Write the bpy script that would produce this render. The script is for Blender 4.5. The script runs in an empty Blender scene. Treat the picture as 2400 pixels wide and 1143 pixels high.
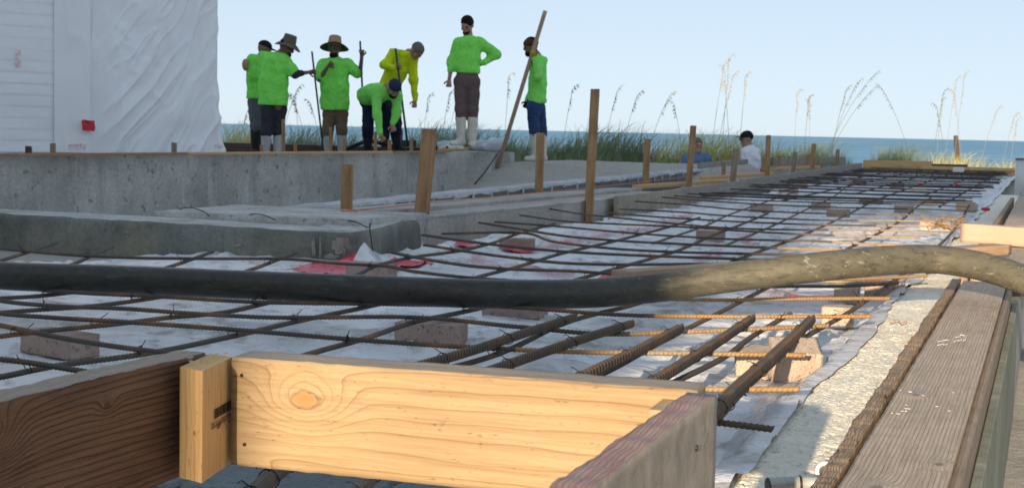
import bpy, math, random
import numpy as np
from mathutils import Matrix, Vector
from mathutils.noise import noise as mnoise
R = math.radians
sc = bpy.context.scene
col = sc.collection
rng = np.random.RandomState(7)
random.seed(7)

# ------------------------------------------------------------------ camera
F = 3400.; CX = 1200.; CY = 571.5
_th = R(20.2); _p = math.atan((571.5 - 304.5) / F); _r = math.atan(.022)
fh = np.array([-math.sin(_th), math.cos(_th), 0.]); rh = np.array([math.cos(_th), math.sin(_th), 0.])
zz = np.array([0., 0., 1.])
fwd = math.cos(_p) * fh - math.sin(_p) * zz; _u0 = math.sin(_p) * fh + math.cos(_p) * zz
RR = math.cos(_r) * rh + math.sin(_r) * _u0; UU = -math.sin(_r) * rh + math.cos(_r) * _u0
CAM = np.array([0., 0., .59])
cd = bpy.data.cameras.new('camera'); cam = bpy.data.objects.new('camera', cd); col.objects.link(cam)
cam.matrix_world = Matrix(((RR[0], UU[0], -fwd[0], CAM[0]), (RR[1], UU[1], -fwd[1], CAM[1]),
                           (RR[2], UU[2], -fwd[2], CAM[2]), (0, 0, 0, 1)))
cd.sensor_width = 36; cd.lens = F / 2400 * 36; cd.clip_start = .05; cd.clip_end = 60000
cd.dof.use_dof = True; cd.dof.focus_distance = 2.5; cd.dof.aperture_fstop = 20.
sc.camera = cam

# ------------------------------------------------------------------ light
SUN_EL = R(10.8); SUN_AZ = R(3.7)           # light travels 3.7 degrees left of +y
ld = np.array([-math.sin(SUN_AZ) * math.cos(SUN_EL), math.cos(SUN_AZ) * math.cos(SUN_EL), -math.sin(SUN_EL)])
w = bpy.data.worlds.new('World'); sc.world = w; w.use_nodes = True
nt = w.node_tree; bg = nt.nodes['Background']
sk = nt.nodes.new('ShaderNodeTexSky'); sk.sky_type = 'NISHITA'; sk.sun_disc = False
sk.sun_elevation = SUN_EL; sk.sun_rotation = math.pi - SUN_AZ
sk.air_density = .42; sk.dust_density = .3; sk.ozone_density = 1.1; sk.altitude = 0
gm_ = nt.nodes.new('ShaderNodeGamma'); gm_.inputs[1].default_value = .24          # humid, evenly bright seaside sky
nt.links.new(sk.outputs[0], gm_.inputs[0]); tn_ = nt.nodes.new('ShaderNodeMix'); tn_.data_type = 'RGBA'; tn_.blend_type = 'MULTIPLY'; tn_.inputs[0].default_value = 1; tn_.inputs[7].default_value = (1.17, 1.28, 1.38, 1)
nt.links.new(gm_.outputs[0], tn_.inputs[6]); nt.links.new(tn_.outputs[2], bg.inputs[0]); bg.inputs[1].default_value = .15
sd = bpy.data.lights.new('sun', 'SUN'); sd.energy = 2.8; sd.angle = R(.53); sd.color = (1, .80, .56)
so = bpy.data.objects.new('sun', sd); col.objects.link(so)
so.rotation_euler = Vector(tuple(-ld)).to_track_quat('Z', 'Y').to_euler()
sc.view_settings.view_transform = 'Standard'; sc.view_settings.look = 'None'
sc.view_settings.exposure = 1.5; sc.view_settings.gamma = 1
sc.view_settings.use_curve_mapping = False
sc.render.engine = 'CYCLES'
sc.cycles.use_denoising = True; sc.cycles.max_bounces = 6; sc.cycles.transparent_max_bounces = 8
sc.cycles.caustics_reflective = False; sc.cycles.caustics_refractive = False

# ------------------------------------------------------------------ helpers
def ray(x, y): return fwd + RR * (x - CX) / F + UU * (CY - y) / F
def P(x, y, z):                      # photo point on the level plane at height z
    d = ray(x, y); return CAM + d * ((z - CAM[2]) / d[2])
def Q(x, y, D):                      # photo point at ground distance D
    d = ray(x, y); return CAM + d * (D / (d @ fh))
def gdist(p): return float((np.asarray(p) - CAM) @ fh)

def link(name, me, parent=None, loc=None):
    o = bpy.data.objects.new(name, me); col.objects.link(o)
    if parent: o.parent = parent
    if loc is not None: o.location = loc
    return o
def tag(o, label=None, cat=None, group=None, kind=None):
    if label: o['label'] = label
    if cat: o['category'] = cat
    if group: o['group'] = group
    if kind: o['kind'] = kind
    return o
def empty(name, loc, label, cat, group=None, rz=0):
    o = bpy.data.objects.new(name, None); col.objects.link(o); o.location = loc; o.rotation_euler = (0, 0, rz)
    o.empty_display_size = .05
    return tag(o, label, cat, group)
def mesh(name, V, Fc, m=None, smooth=False):
    me = bpy.data.meshes.new(name)
    V = np.asarray(V, dtype=np.float32)
    if isinstance(Fc, np.ndarray):
        n, k = Fc.shape
        me.vertices.add(len(V)); me.vertices.foreach_set('co', V.ravel())
        me.loops.add(n * k); me.loops.foreach_set('vertex_index', Fc.astype(np.int32).ravel())
        me.polygons.add(n); me.polygons.foreach_set('loop_start', np.arange(0, n * k, k, dtype=np.int32))
        me.update(calc_edges=True); me.validate()
    else:
        me.from_pydata(V.tolist(), [], [tuple(f) for f in Fc]); me.update()
    if m: me.materials.append(m)
    if smooth: me.polygons.foreach_set('use_smooth', np.ones(len(me.polygons), dtype=bool))
    return me
class MB:
    def __init__(s): s.V = []; s.F = []; s.n = 0
    def add(s, V, Fc):
        V = np.asarray(V, float); s.V.append(V)
        s.F += [tuple(int(i) + s.n for i in f) for f in Fc]; s.n += len(V)
    def box(s, c, size, rz=0., rot=None, bev=0.):
        h = np.array(size) / 2.
        if bev > 0:
            V = []
            for sx in (-1, 1):
                for sy in (-1, 1):
                    for sz in (-1, 1):
                        q = np.array([sx, sy, sz]) * h
                        for a in range(3):
                            e = np.array([sx, sy, sz]) * bev; e[a] = 0; V.append(q - e)
            V = np.array(V)
            idx = {}
            k = 0
            for sx in (0, 1):
                for sy in (0, 1):
                    for sz in (0, 1):
                        for a in range(3): idx[(sx, sy, sz, a)] = k; k += 1
            Fc = []
            for a in range(3):
                b, c2 = (a + 1) % 3, (a + 2) % 3
                for sa in (0, 1):
                    f = []
                    for (sb, scc) in ((0, 0), (1, 0), (1, 1), (0, 1)):
                        t = [0, 0, 0]; t[a] = sa; t[b] = sb; t[c2] = scc; f.append(idx[(*t, a)])
                    Fc.append(f if sa else f[::-1])
                for sb in (0, 1):
                    for scc in (0, 1):
                        t0 = [0, 0, 0]; t0[b] = sb; t0[c2] = scc; t1 = list(t0); t1[a] = 1
                        Fc.append([idx[(*t0, b)], idx[(*t1, b)], idx[(*t1, c2)], idx[(*t0, c2)]])
            for sx in (0, 1):
                for sy in (0, 1):
                    for sz in (0, 1): Fc.append([idx[(sx, sy, sz, a)] for a in range(3)])
        else:
            V = np.array([[x, y, z] for x in (-h[0], h[0]) for y in (-h[1], h[1]) for z in (-h[2], h[2])])
            Fc = [(0, 1, 3, 2), (4, 6, 7, 5), (0, 4, 5, 1), (2, 3, 7, 6), (0, 2, 6, 4), (1, 5, 7, 3)]
        if rot is not None: V = V @ np.array(rot).T
        if rz:
            cz, sz_ = math.cos(rz), math.sin(rz); V = V @ np.array([[cz, -sz_, 0], [sz_, cz, 0], [0, 0, 1]]).T
        s.add(V + np.array(c), Fc)
    def tube(s, pts, rad, n=8, cap=True):
        V, Fc = tube_arr(pts, rad, n, cap); s.add(V, Fc)
    def build(s, name, m, parent=None, smooth=False, loc=None):
        return link(name, mesh(name, np.concatenate(s.V), s.F, m, smooth), parent, loc)
def tube_arr(pts, rad, n=8, cap=True):
    pts = np.asarray(pts, float); k = len(pts); rad = np.broadcast_to(np.asarray(rad, float), (k,))
    T = np.gradient(pts, axis=0); T /= np.linalg.norm(T, axis=1)[:, None] + 1e-12
    up = np.array([0, 0, 1.]) if abs(T[0][2]) < .9 else np.array([0, 1., 0])
    N = np.cross(T, up); N /= np.linalg.norm(N, axis=1)[:, None] + 1e-9
    B = np.cross(N, T)
    a = np.linspace(0, 2 * math.pi, n, endpoint=False)
    V = pts[:, None] + (N[:, None] * np.cos(a)[None, :, None] + B[:, None] * np.sin(a)[None, :, None]) * rad[:, None, None]
    i = np.arange(k - 1)[:, None] * n; j = np.arange(n)[None]; j2 = (j + 1) % n
    Fc = np.stack([i + j, i + n + j, i + n + j2, i + j2], -1).reshape(-1, 4).tolist()
    if cap: Fc += [list(range(n)), list(range((k - 1) * n, k * n))[::-1]]
    return V.reshape(-1, 3), Fc
def spline(pts, step):
    pts = np.asarray(pts, float)
    if len(pts) == 2: pts = np.array([pts[0], pts.mean(0), pts[1]])
    d = np.r_[0, np.cumsum(np.linalg.norm(np.diff(pts, axis=0), axis=1))]
    n = max(3, int(d[-1] / step) + 1); t = np.linspace(0, d[-1], n)
    m = np.gradient(pts, d, axis=0)
    k = np.clip(np.searchsorted(d, t, 'right') - 1, 0, len(d) - 2)
    h = d[k + 1] - d[k]; u = ((t - d[k]) / h)[:, None]; h = h[:, None]
    return ((2*u**3-3*u**2+1)*pts[k] + (u**3-2*u**2+u)*h*m[k] + (-2*u**3+3*u**2)*pts[k+1] + (u**3-u**2)*h*m[k+1])
def _hash(ix, iy, iz, s):
    h = (ix * 374761393 + iy * 668265263 + iz * 2147483647 + s * 1274126177) & 0xffffffff
    h = ((h ^ (h >> 13)) * 1274126177) & 0xffffffff
    h = ((h ^ (h >> 16)) * 2246822519) & 0xffffffff
    return ((h ^ (h >> 15)) & 0xffff) / 32767.5 - 1
def vn(x, y, z=0., s=0):             # smooth value noise, -1..1
    x = np.asarray(x, float); y = np.asarray(y, float) + 0 * x; z = np.asarray(z, float) + 0 * x; x = x + 0 * y
    ix, iy, iz = np.floor(x).astype(np.int64), np.floor(y).astype(np.int64), np.floor(z).astype(np.int64)
    f = [x - ix, y - iy, z - iz]; f = [a * a * a * (a * (a * 6 - 15) + 10) for a in f]
    r = 0
    for a in (0, 1):
        for b in (0, 1):
            for c in (0, 1):
                r = r + _hash(ix + a, iy + b, iz + c, s) * (f[0] if a else 1 - f[0]) * (f[1] if b else 1 - f[1]) * (f[2] if c else 1 - f[2])
    return r
def fbm(x, y, z=0., s=0, o=4):
    r = 0; a = .5
    for i in range(o): r = r + a * vn(x * 2**i, y * 2**i, np.asarray(z) * 2**i, s + i * 7); a *= .5
    return r
def sm(a, b, x): t = np.clip((x - a) / (b - a), 0, 1); return t * t * (3 - 2 * t)
def gridf(nx, ny):
    i = np.arange(ny - 1)[:, None] * nx; j = np.arange(nx - 1)[None]
    return np.stack([i + j, i + j + 1, i + nx + j + 1, i + nx + j], -1).reshape(-1, 4)

# ------------------------------------------------------------------ materials
class G:
    def __init__(s, name):
        s.m = bpy.data.materials.new(name); s.m.use_nodes = True; s.t = s.m.node_tree
        s.b = s.t.nodes['Principled BSDF']; s.out = s.t.nodes['Material Output']
    def n(s, typ, **kw):
        o = s.t.nodes.new(typ)
        for k, v in kw.items(): setattr(o, k, v)
        return o
    def put(s, sock, v):
        if isinstance(v, bpy.types.NodeSocket): s.t.links.new(v, sock)
        elif isinstance(v, (tuple, list)) and len(v) == 3 and sock.type == 'RGBA': sock.default_value = (*v, 1)
        else: sock.default_value = v
    def co(s, kind='Object'): return s.n('ShaderNodeTexCoord').outputs[kind]
    def mp(s, v, sc_=(1, 1, 1), loc=(0, 0, 0), rot=(0, 0, 0)):
        o = s.n('ShaderNodeMapping'); s.put(o.inputs['Vector'], v); o.inputs['Scale'].default_value = sc_
        o.inputs['Location'].default_value = loc; o.inputs['Rotation'].default_value = rot; return o.outputs[0]
    def noise(s, v, sc_=5, det=3, ro=.5, dist=0):
        o = s.n('ShaderNodeTexNoise'); s.put(o.inputs['Vector'], v); o.inputs['Scale'].default_value = sc_
        o.inputs['Detail'].default_value = det; o.inputs['Roughness'].default_value = ro; o.inputs['Distortion'].default_value = dist
        return o.outputs['Fac']
    def vor(s, v, sc_=5, feat='F1'):
        o = s.n('ShaderNodeTexVoronoi', feature=feat); s.put(o.inputs['Vector'], v); o.inputs['Scale'].default_value = sc_
        return o.outputs['Distance']
    def ramp(s, f, st):
        o = s.n('ShaderNodeValToRGB'); s.put(o.inputs[0], f); e = o.color_ramp.elements
        while len(e) < len(st): e.new(.5)
        for k, (p_, c) in enumerate(st): e[k].position = p_; e[k].color = (*c, 1) if isinstance(c, tuple) else (c, c, c, 1)
        return o.outputs[0]
    def mix(s, f, a, b, mode='MIX'):
        o = s.n('ShaderNodeMix', data_type='RGBA', blend_type=mode); s.put(o.inputs[0], f); s.put(o.inputs[6], a); s.put(o.inputs[7], b)
        return o.outputs[2]
    def ma(s, op, a, b=0., c=0., clamp=False):
        o = s.n('ShaderNodeMath', operation=op); o.use_clamp = clamp
        s.put(o.inputs[0], a); s.put(o.inputs[1], b); s.put(o.inputs[2], c); return o.outputs[0]
    def sep(s, v): o = s.n('ShaderNodeSeparateXYZ'); s.put(o.inputs[0], v); return o.outputs
    def comb(s, x, y, z):
        o = s.n('ShaderNodeCombineXYZ')
        for i, a in enumerate((x, y, z)): s.put(o.inputs[i], a)
        return o.outputs[0]
    def bump(s, h, st=.3, d=.01, nrm=None):
        o = s.n('ShaderNodeBump'); s.put(o.inputs['Height'], h); o.inputs['Strength'].default_value = st; o.inputs['Distance'].default_value = d
        if nrm: s.put(o.inputs['Normal'], nrm)
        return o.outputs[0]
    def fin(s, colr, rough=.7, nrm=None, spec=.4, metal=0., **kw):
        s.put(s.b.inputs['Base Color'], colr); s.put(s.b.inputs['Roughness'], rough)
        s.b.inputs['Specular IOR Level'].default_value = spec; s.b.inputs['Metallic'].default_value = metal
        if nrm: s.put(s.b.inputs['Normal'], nrm)
        for k, v in kw.items(): s.put(s.b.inputs[k.replace('_', ' ')], v)
        return s.m
def seedloc(seed): return (seed * 3.17 % 11, seed * 7.77 % 13, seed * 1.93 % 7)

def wood(name, light, dark, freq=70, knots=(), grey=.0, greyc=(.30, .28, .25), cen=(.05, .02), warp=.03, seed=1, rough=.75, bump=.25,
         wx=1.6, line=.75, dirt=.25, along='x', kax='z', knotc=None, soft=.8):
    g = G(name); v = g.co()
    if along == 'z': v = g.mp(v, rot=(0, R(90), 0))
    if along == 'y': v = g.mp(v, rot=(0, 0, R(-90)))
    x, y, z = g.sep(v)
    lo = seedloc(seed)
    wv = g.noise(g.mp(v, (wx, wx * 6, wx * 6), lo), 1., 3, .55)
    wv = g.ma('MULTIPLY', g.ma('SUBTRACT', wv, .5), warp * 2.4)
    zz_ = g.ma('ADD', g.ma('SUBTRACT', z, cen[1]), wv)
    yy_ = g.ma('SUBTRACT', y, cen[0])
    r = g.ma('SQRT', g.ma('ADD', g.ma('MULTIPLY', zz_, zz_), g.ma('MULTIPLY', yy_, yy_)))
    kc = None
    for (kx, kz, kr, amp) in knots:
        dx = g.ma('MULTIPLY', g.ma('SUBTRACT', x, kx), .62); dz = g.ma('SUBTRACT', y if kax == 'y' else z, kz)
        d2 = g.ma('ADD', g.ma('MULTIPLY', dx, dx), g.ma('MULTIPLY', dz, dz))
        d2 = g.ma('ADD', d2, g.ma('MULTIPLY', g.ma('SUBTRACT', g.noise(v, 55, 2), .5), kr * kr * 1.2))
        e = g.ma('EXPONENT', g.ma('MULTIPLY', d2, -1. / (kr * 2.2)**2))
        r = g.ma('ADD', r, g.ma('MULTIPLY', e, amp))
        k_ = g.ma('EXPONENT', g.ma('MULTIPLY', d2, -1. / (kr * .8)**2)); kc = k_ if kc is None else g.ma('MAXIMUM', kc, k_)
    fine = g.noise(g.mp(v, (7, 230, 230), lo), 1., 4, .65)
    ph = g.ma('ADD', g.ma('MULTIPLY', r, freq), g.ma('MULTIPLY', g.noise(g.mp(v, (9, 70, 70), lo), 1., 3, .6), .30))
    fr = g.ma('FRACT', ph); vary = g.noise(g.comb(g.ma('FLOOR', ph), seed, 0.), 3.7, 1)
    ring = g.ramp(fr, [(0, 0.0), (line * .7, .05), (line + .08, .4), (.94, 1.), (1., 0.)])
    ring = g.ma('MULTIPLY', ring, g.ma('ADD', g.ma('MULTIPLY', vary, 1.5), .05, clamp=True))
    ring2 = g.ramp(g.ma('FRACT', g.ma('MULTIPLY', ph, 3.3)), [(0, 0.), (.6, .1), (.9, 1.), (1., 0.)])
    c = g.mix(g.ma('MULTIPLY', ring, soft), light, dark)
    c = g.mix(g.ma('MULTIPLY', ring2, .13), c, dark)
    c = g.mix(g.ma('MULTIPLY', g.ramp(fine, [(.42, 0.), (.68, 1.)]), .38), c, dark)
    if kc is not None:
        kk = g.ramp(kc, [(.30, 0.), (.55, 1.)])
        c = g.mix(g.ma('MULTIPLY', kk, .75), c, knotc or tuple(a * .55 for a in dark))
        rim = g.ramp(kc, [(.18, 0.), (.34, 1.), (.46, 0.)]); c = g.mix(g.ma('MULTIPLY', rim, .45), c, tuple(a * .4 for a in dark))
    blo = g.noise(g.mp(v, (3, 9, 9), lo), 1.5, 5, .65)
    c = g.mix(g.ma('MULTIPLY', g.ramp(blo, [(.47, 0.), (.66, 1.)]), dirt), c, tuple(a * .45 for a in dark))
    if grey > 0:
        gn = g.noise(g.mp(v, (2, 14, 14), lo), 2., 5, .65)
        c = g.mix(g.ma('MULTIPLY', g.ramp(gn, [(.32, 1.), (.7, .25)]), grey), c, g.mix(g.ma('MAXIMUM', g.ramp(fine, [(.4, 0.), (.65, 1.)]), ring), greyc, tuple(a * .5 for a in greyc)))
    spk = g.ramp(g.noise(g.mp(v, (90, 330, 330)), 1., 3, .6), [(.64, 0.), (.70, 1.)])
    c = g.mix(g.ma('MULTIPLY', spk, .45), c, tuple(a * .35 for a in dark))
    h = g.ma('ADD', g.ma('MULTIPLY', ring, .8), g.ma('MULTIPLY', fine, .7))
    return g.fin(c, rough, g.bump(h, bump, .003), spec=.25)

def concrete(name, base=(.27, .28, .28), var=.35, streak=.4, pit=.4, seed=1, bump=.35, warm=None, scale=1.):
    g = G(name); v = g.co(); lo = seedloc(seed)
    n1 = g.noise(g.mp(v, (scale,)*3, lo), 1.7, 5, .62)
    n2 = g.noise(g.mp(v, (6 * scale, 6 * scale, .9 * scale), lo), 1., 5, .65)
    n3 = g.noise(g.mp(v, (1,)*3, lo), 38 * scale, 4, .6)
    c = g.mix(g.ramp(n1, [(.3, 0.), (.72, 1.)]), tuple(a * (1 - var) for a in base), tuple(a * (1 + var * .6) for a in base))
    c = g.mix(g.ma('MULTIPLY', g.ramp(n2, [(.52, 0.), (.72, 1.)]), streak), c, tuple(a * .5 for a in base))
    c = g.mix(g.ma('MULTIPLY', g.ramp(n2, [(.24, 1.), (.42, 0.)]), streak), c, tuple(min(1, a * 1.6) for a in base))
    p_ = g.ramp(g.noise(g.mp(v, (1,)*3, lo), 13 * scale, 6, .7), [(.585, 0.), (.65, 1.)])
    c = g.mix(g.ma('MULTIPLY', p_, pit), c, tuple(a * .38 for a in base))
    if warm: c = g.mix(g.ma('MULTIPLY', g.ramp(g.noise(g.mp(v, (1,)*3, lo), 3, 3), [(.45, 0.), (.7, 1.)]), .6), c, warm)
    c = g.mix(.25, c, g.ramp(n3, [(.2, .0), (.8, 1.)]), 'OVERLAY')
    h = g.ma('SUBTRACT', n3, g.ma('MULTIPLY', p_, .6))
    return g.fin(c, .9, g.bump(h, bump, .006), spec=.2)
def plain(name, c, rough=.6, spec=.4, metal=0., nscale=30, var=.15, bump=.1, emit=None):
    g = G(name); v = g.co(); n_ = g.noise(v, nscale, 3)
    cc = g.mix(n_, tuple(a * (1 - var) for a in c), tuple(min(1, a * (1 + var)) for a in c))
    return g.fin(cc, rough, g.bump(n_, bump, .004) if bump else None, spec=spec, metal=metal)

mt = {}
mt['pine'] = wood('pine_fresh', (.42, .305, .17), (.20, .105, .045), 62, ((-.165, .018, .012, .085), (.235, -.02, .006, .03), (-.235, -.075, .008, .05)), cen=(.05, -.15), warp=.016, seed=3, dirt=.12, rough=.6, wx=2.0, bump=.2, line=.8, soft=.75, knotc=(.42, .19, .06))
mt['pine_end'] = wood('pine_end', (.60, .42, .24), (.40, .24, .11), 260, cen=(.0, .03), warp=.003, seed=5, dirt=.1, wx=6)
mt['pine_post'] = wood('pine_post', (.70, .46, .21), (.34, .185, .07), 230, ((.05, .012, .0022, .004),), cen=(.06, .04), warp=.004, seed=8, dirt=.12, wx=3, along='z', soft=.75)
mt['brown'] = wood('weathered_brown', (.21, .105, .055), (.075, .034, .018), 150, ((-.14, .030, .011, .05), (.03, .035, .004, .012)), cen=(.04, -.16), warp=.010, grey=.25, greyc=(.26, .20, .15), seed=11, bump=1., rough=.85, dirt=.5, wx=2.0)
mt['plyred'] = wood('plywood_red_edge', (.36, .27, .22), (.40, .06, .06), 420, warp=.012, grey=.40, greyc=(.56, .46, .42), seed=13, bump=.6, dirt=.25)
mt['plygrey'] = concrete('plywood_grey_face', (.36, .305, .24), .3, .5, .4, 15, .2)
mt['plank'] = wood('weathered_plank', (.58, .45, .33), (.27, .18, .12), 150, ((-1.30, .02, .010, .03), (-1.12, -.05, .008, .02), (-.55, .03, .008, .02), (-1.62, -.04, .006, .012)), cen=(.12, .0), warp=.006, grey=.4, kax='y', greyc=(.52, .42, .32), seed=17, bump=.6, wx=1.5, dirt=.2, along='x')
mt['plank_edge'] = wood('plank_edge', (.38, .27, .17), (.17, .11, .06), 120, warp=.01, grey=.4, seed=19)
mt['bark'] = wood('rough_lath', (.55, .36, .20), (.18, .10, .055), 230, warp=.02, grey=.45, greyc=(.30, .25, .20), seed=23, bump=1., dirt=.4, wx=9)
mt['stake'] = wood('stake_wood', (.43, .26, .13), (.24, .13, .065), 90, cen=(.05, .02), warp=.01, seed=29, dirt=.4, along='z')
mt['stake_grey'] = wood('stake_grey', (.38, .29, .20), (.22, .16, .10), 90, cen=(.05, .02), warp=.01, grey=.5, greyc=(.22, .19, .16), seed=31, dirt=.4, along='z')
mt['form_grey'] = wood('form_grey', (.32, .26, .21), (.16, .125, .10), 70, warp=.02, grey=.8, greyc=(.36, .34, .31), seed=37, dirt=.5)
mt['form_yellow'] = wood('form_yellow', (.66, .42, .20), (.48, .27, .12), 60, cen=(.06, .0), warp=.03, seed=41, dirt=.1)
mt['form_dark'] = wood('form_dark', (.11, .07, .055), (.045, .03, .025), 60, warp=.02, seed=43)
mt['conc'] = concrete('concrete_wall', (.47, .46, .43), .35, .5, .8, 1, .4, scale=.8)
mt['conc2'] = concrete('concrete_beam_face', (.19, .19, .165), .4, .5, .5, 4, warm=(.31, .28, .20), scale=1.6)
mt['conc_top'] = concrete('concrete_rough_top', (.50, .49, .455), .35, .2, .4, 6, .8, scale=2.)
mt['conc3'] = concrete('footing_concrete', (.43, .405, .365), .3, .35, .5, 9, warm=(.40, .33, .29), scale=1.5)
mt['block'] = concrete('block_grey', (.16, .18, .185), .25, .2, .4, 12, .5, scale=2.)
mt['mortar'] = concrete('mortar_pale', (.50, .51, .50), .3, .2, .3, 14, .8, scale=2.)
mt['scratch'] = concrete('chipped_concrete', (.34, .30, .26), .4, .2, .5, 16, 1., scale=5)
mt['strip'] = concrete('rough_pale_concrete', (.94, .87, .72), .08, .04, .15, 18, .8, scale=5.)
mt['brick'] = concrete('brick_pink', (.47, .345, .29), .2, .1, .45, 20, .8, scale=6.)
mt['brick2'] = concrete('brick_tan', (.62, .49, .39), .2, .1, .4, 21, .8, scale=6.)
def m_sand():
    g = G('sand'); v = g.co(); n1 = g.noise(v, 1.2, 5, .6); n2 = g.noise(v, 60, 4, .7); n3 = g.noise(v, 7, 4, .6)
    c = g.mix(n1, (.38, .35, .31), (.52, .485, .43)); c = g.mix(g.ma('MULTIPLY', g.ramp(n3, [(.55, 0.), (.7, 1.)]), .5), c, (.27, .24, .20))
    c = g.mix(.3, c, n2, 'OVERLAY'); return g.fin(c, .95, g.bump(g.ma('ADD', n2, g.ma('MULTIPLY', n3, 2.)), .6, .03), spec=.1)
mt['sand'] = m_sand()
def m_plastic():
    g = G('plastic_film'); v = g.co(); n1 = g.noise(v, 2.3, 5, .6); n2 = g.noise(v, 9, 5, .65, .6); n3 = g.noise(g.mp(v, (1, 1, 1), (5, 5, 5)), 26, 4, .7)
    c = g.mix(g.ramp(n1, [(.35, 0.), (.7, 1.)]), (.80, .805, .82), (.60, .58, .56))
    c = g.mix(g.ma('MULTIPLY', g.ramp(n2, [(.50, 0.), (.66, 1.)]), .7), c, (.27, .245, .21))
    c = g.mix(g.ma('MULTIPLY', g.ramp(n3, [(.66, 0.), (.74, 1.)]), .5), c, (.16, .14, .12))
    h = g.ma('ADD', g.noise(g.mp(v, (1, 2.2, 1)), 16, 3, .5, 1.2), g.ma('MULTIPLY', g.noise(v, 45, 3, .6, 1.), .4))
    return g.fin(c, g.ramp(n2, [(.3, .28), (.7, .6)]), g.bump(h, .55, .012), spec=.5)
mt['plastic'] = m_plastic()
def m_wrap():
    g = G('white_wrap'); v = g.co(); x, y, z = g.sep(v)
    n1 = g.noise(g.mp(v, rot=(0, R(35), 0), sc_=(1, 1, 4)), 1.3, 4, .5, .8); n2 = g.noise(v, 7, 3, .5, .6)
    c = g.mix(n1, (.88, .90, .93), (.93, .94, .96))
    return g.fin(c, .5, g.bump(n2, .12, .03), spec=.25)
mt['wrap'] = m_wrap()
def m_red(name, c0, c1, alpha=1.):
    g = G(name); v = g.co(); n1 = g.noise(v, 18, 3, .6, .6)
    c = g.mix(g.ramp(n1, [(.4, 0.), (.6, 1.)]), c0, c1)
    m = g.fin(c, .35, g.bump(g.noise(v, 30, 3, .5, 1.), .6, .01), spec=.5)
    if alpha < 1: g.put(g.b.inputs['Alpha'], g.ramp(g.noise(v, 22, 4, .6), [(.38, alpha), (.62, .08)]))
    return m
mt['red'] = m_red('red_film', (.52, .008, .02), (.62, .02, .035)); mt['pink'] = m_red('faded_red_print', (.60, .10, .14), (.72, .38, .40), .6)
def m_clear():
    g = G('clear_film'); v = g.co(); n1 = g.noise(g.mp(v, (3, 3, 12)), 5, 3, .5, .5)
    m = g.fin((.72, .74, .76), .25, g.bump(n1, .4, .01), spec=.5); g.put(g.b.inputs['Alpha'], g.ramp(n1, [(.3, .38), (.7, .72)])); return m
mt['clear'] = m_clear()
def m_rebar(name, c_dark, c_rust, amt, rustx=None):
    g = G(name); v = g.co(); n1 = g.noise(v, 6, 4, .6); n2 = g.noise(v, 70, 3, .6)
    f = g.ramp(n1, [(.62 - amt * .4, 0.), (.82 - amt * .4, 1.)])
    c = g.mix(f, c_dark, c_rust); c = g.mix(g.ma('MULTIPLY', g.ramp(n2, [(.45, 0.), (.7, 1.)]), .5), c, tuple(a * .5 for a in c_rust))
    return g.fin(c, .65, g.bump(n2, .3, .001), spec=.4, metal=.15)
mt['rebar'] = m_rebar('rebar_dark', (.075, .068, .055), (.26, .12, .045), .3)
mt['rebar_rust'] = m_rebar('rebar_rusty_sunlit', (.34, .28, .18), (.38, .22, .09), .75)  # rusty steel brightened to carry the sunlight in its colour
mt['groove_shade'] = m_rebar('rebar_groove_shade', (.04, .034, .028), (.10, .05, .025), .3)  # darker steel paints in the shade between the ribs
mt['rebar_rib_lit'] = m_rebar('rebar_rib_lit', (.11, .092, .07), (.22, .12, .055), .5)  # paler steel paints the light caught by rib edges
mt['rebar_far'] = m_rebar('rebar_far', (.05, .05, .05), (.12, .06, .035), .3)
mt['wire'] = plain('tie_wire', (.035, .025, .02), .5, .4, .4)
def m_hose():
    g = G('hose_rubber'); v = g.co(); x, y, z = g.sep(v)
    n1 = g.noise(g.mp(v, (1, 2, 3)), 11, 8, .85, .5); n2 = g.noise(g.mp(v, (1.5, 8, 8)), 7, 5, .7, 1.); n3 = g.noise(v, 55, 4, .7)
    xr = g.ma('MULTIPLY', g.ma('ADD', x, 1.35), 1.6, clamp=True)        # cement dust is tinted paler along the sunlit run, sunlight painted in
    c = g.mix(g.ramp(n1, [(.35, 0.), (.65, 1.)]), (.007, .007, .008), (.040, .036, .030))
    dust_sunlit = g.mix(n3, (.10, .092, .062), (.185, .168, .115))
    c = g.mix(g.ma('MULTIPLY', g.ma('ADD', g.ma('MULTIPLY', xr, .9), g.ma('MULTIPLY', n1, .25)), .75, clamp=True), c, dust_sunlit)
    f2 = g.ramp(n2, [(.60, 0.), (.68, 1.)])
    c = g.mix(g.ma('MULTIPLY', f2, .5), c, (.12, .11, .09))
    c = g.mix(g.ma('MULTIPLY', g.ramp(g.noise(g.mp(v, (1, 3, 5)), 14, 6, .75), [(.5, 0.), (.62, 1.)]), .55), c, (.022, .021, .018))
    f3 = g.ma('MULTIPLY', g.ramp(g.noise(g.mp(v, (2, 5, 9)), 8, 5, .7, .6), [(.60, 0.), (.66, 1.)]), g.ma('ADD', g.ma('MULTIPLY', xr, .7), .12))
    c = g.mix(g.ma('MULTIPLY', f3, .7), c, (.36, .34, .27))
    return g.fin(c, g.ma('ADD', g.ramp(n1, [(.35, .26), (.65, .5)]), g.ma('MULTIPLY', xr, .28)), g.bump(g.ma('ADD', n3, g.ma('MULTIPLY', f2, .7)), .35, .004), spec=.45)
mt['hose'] = m_hose()
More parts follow.
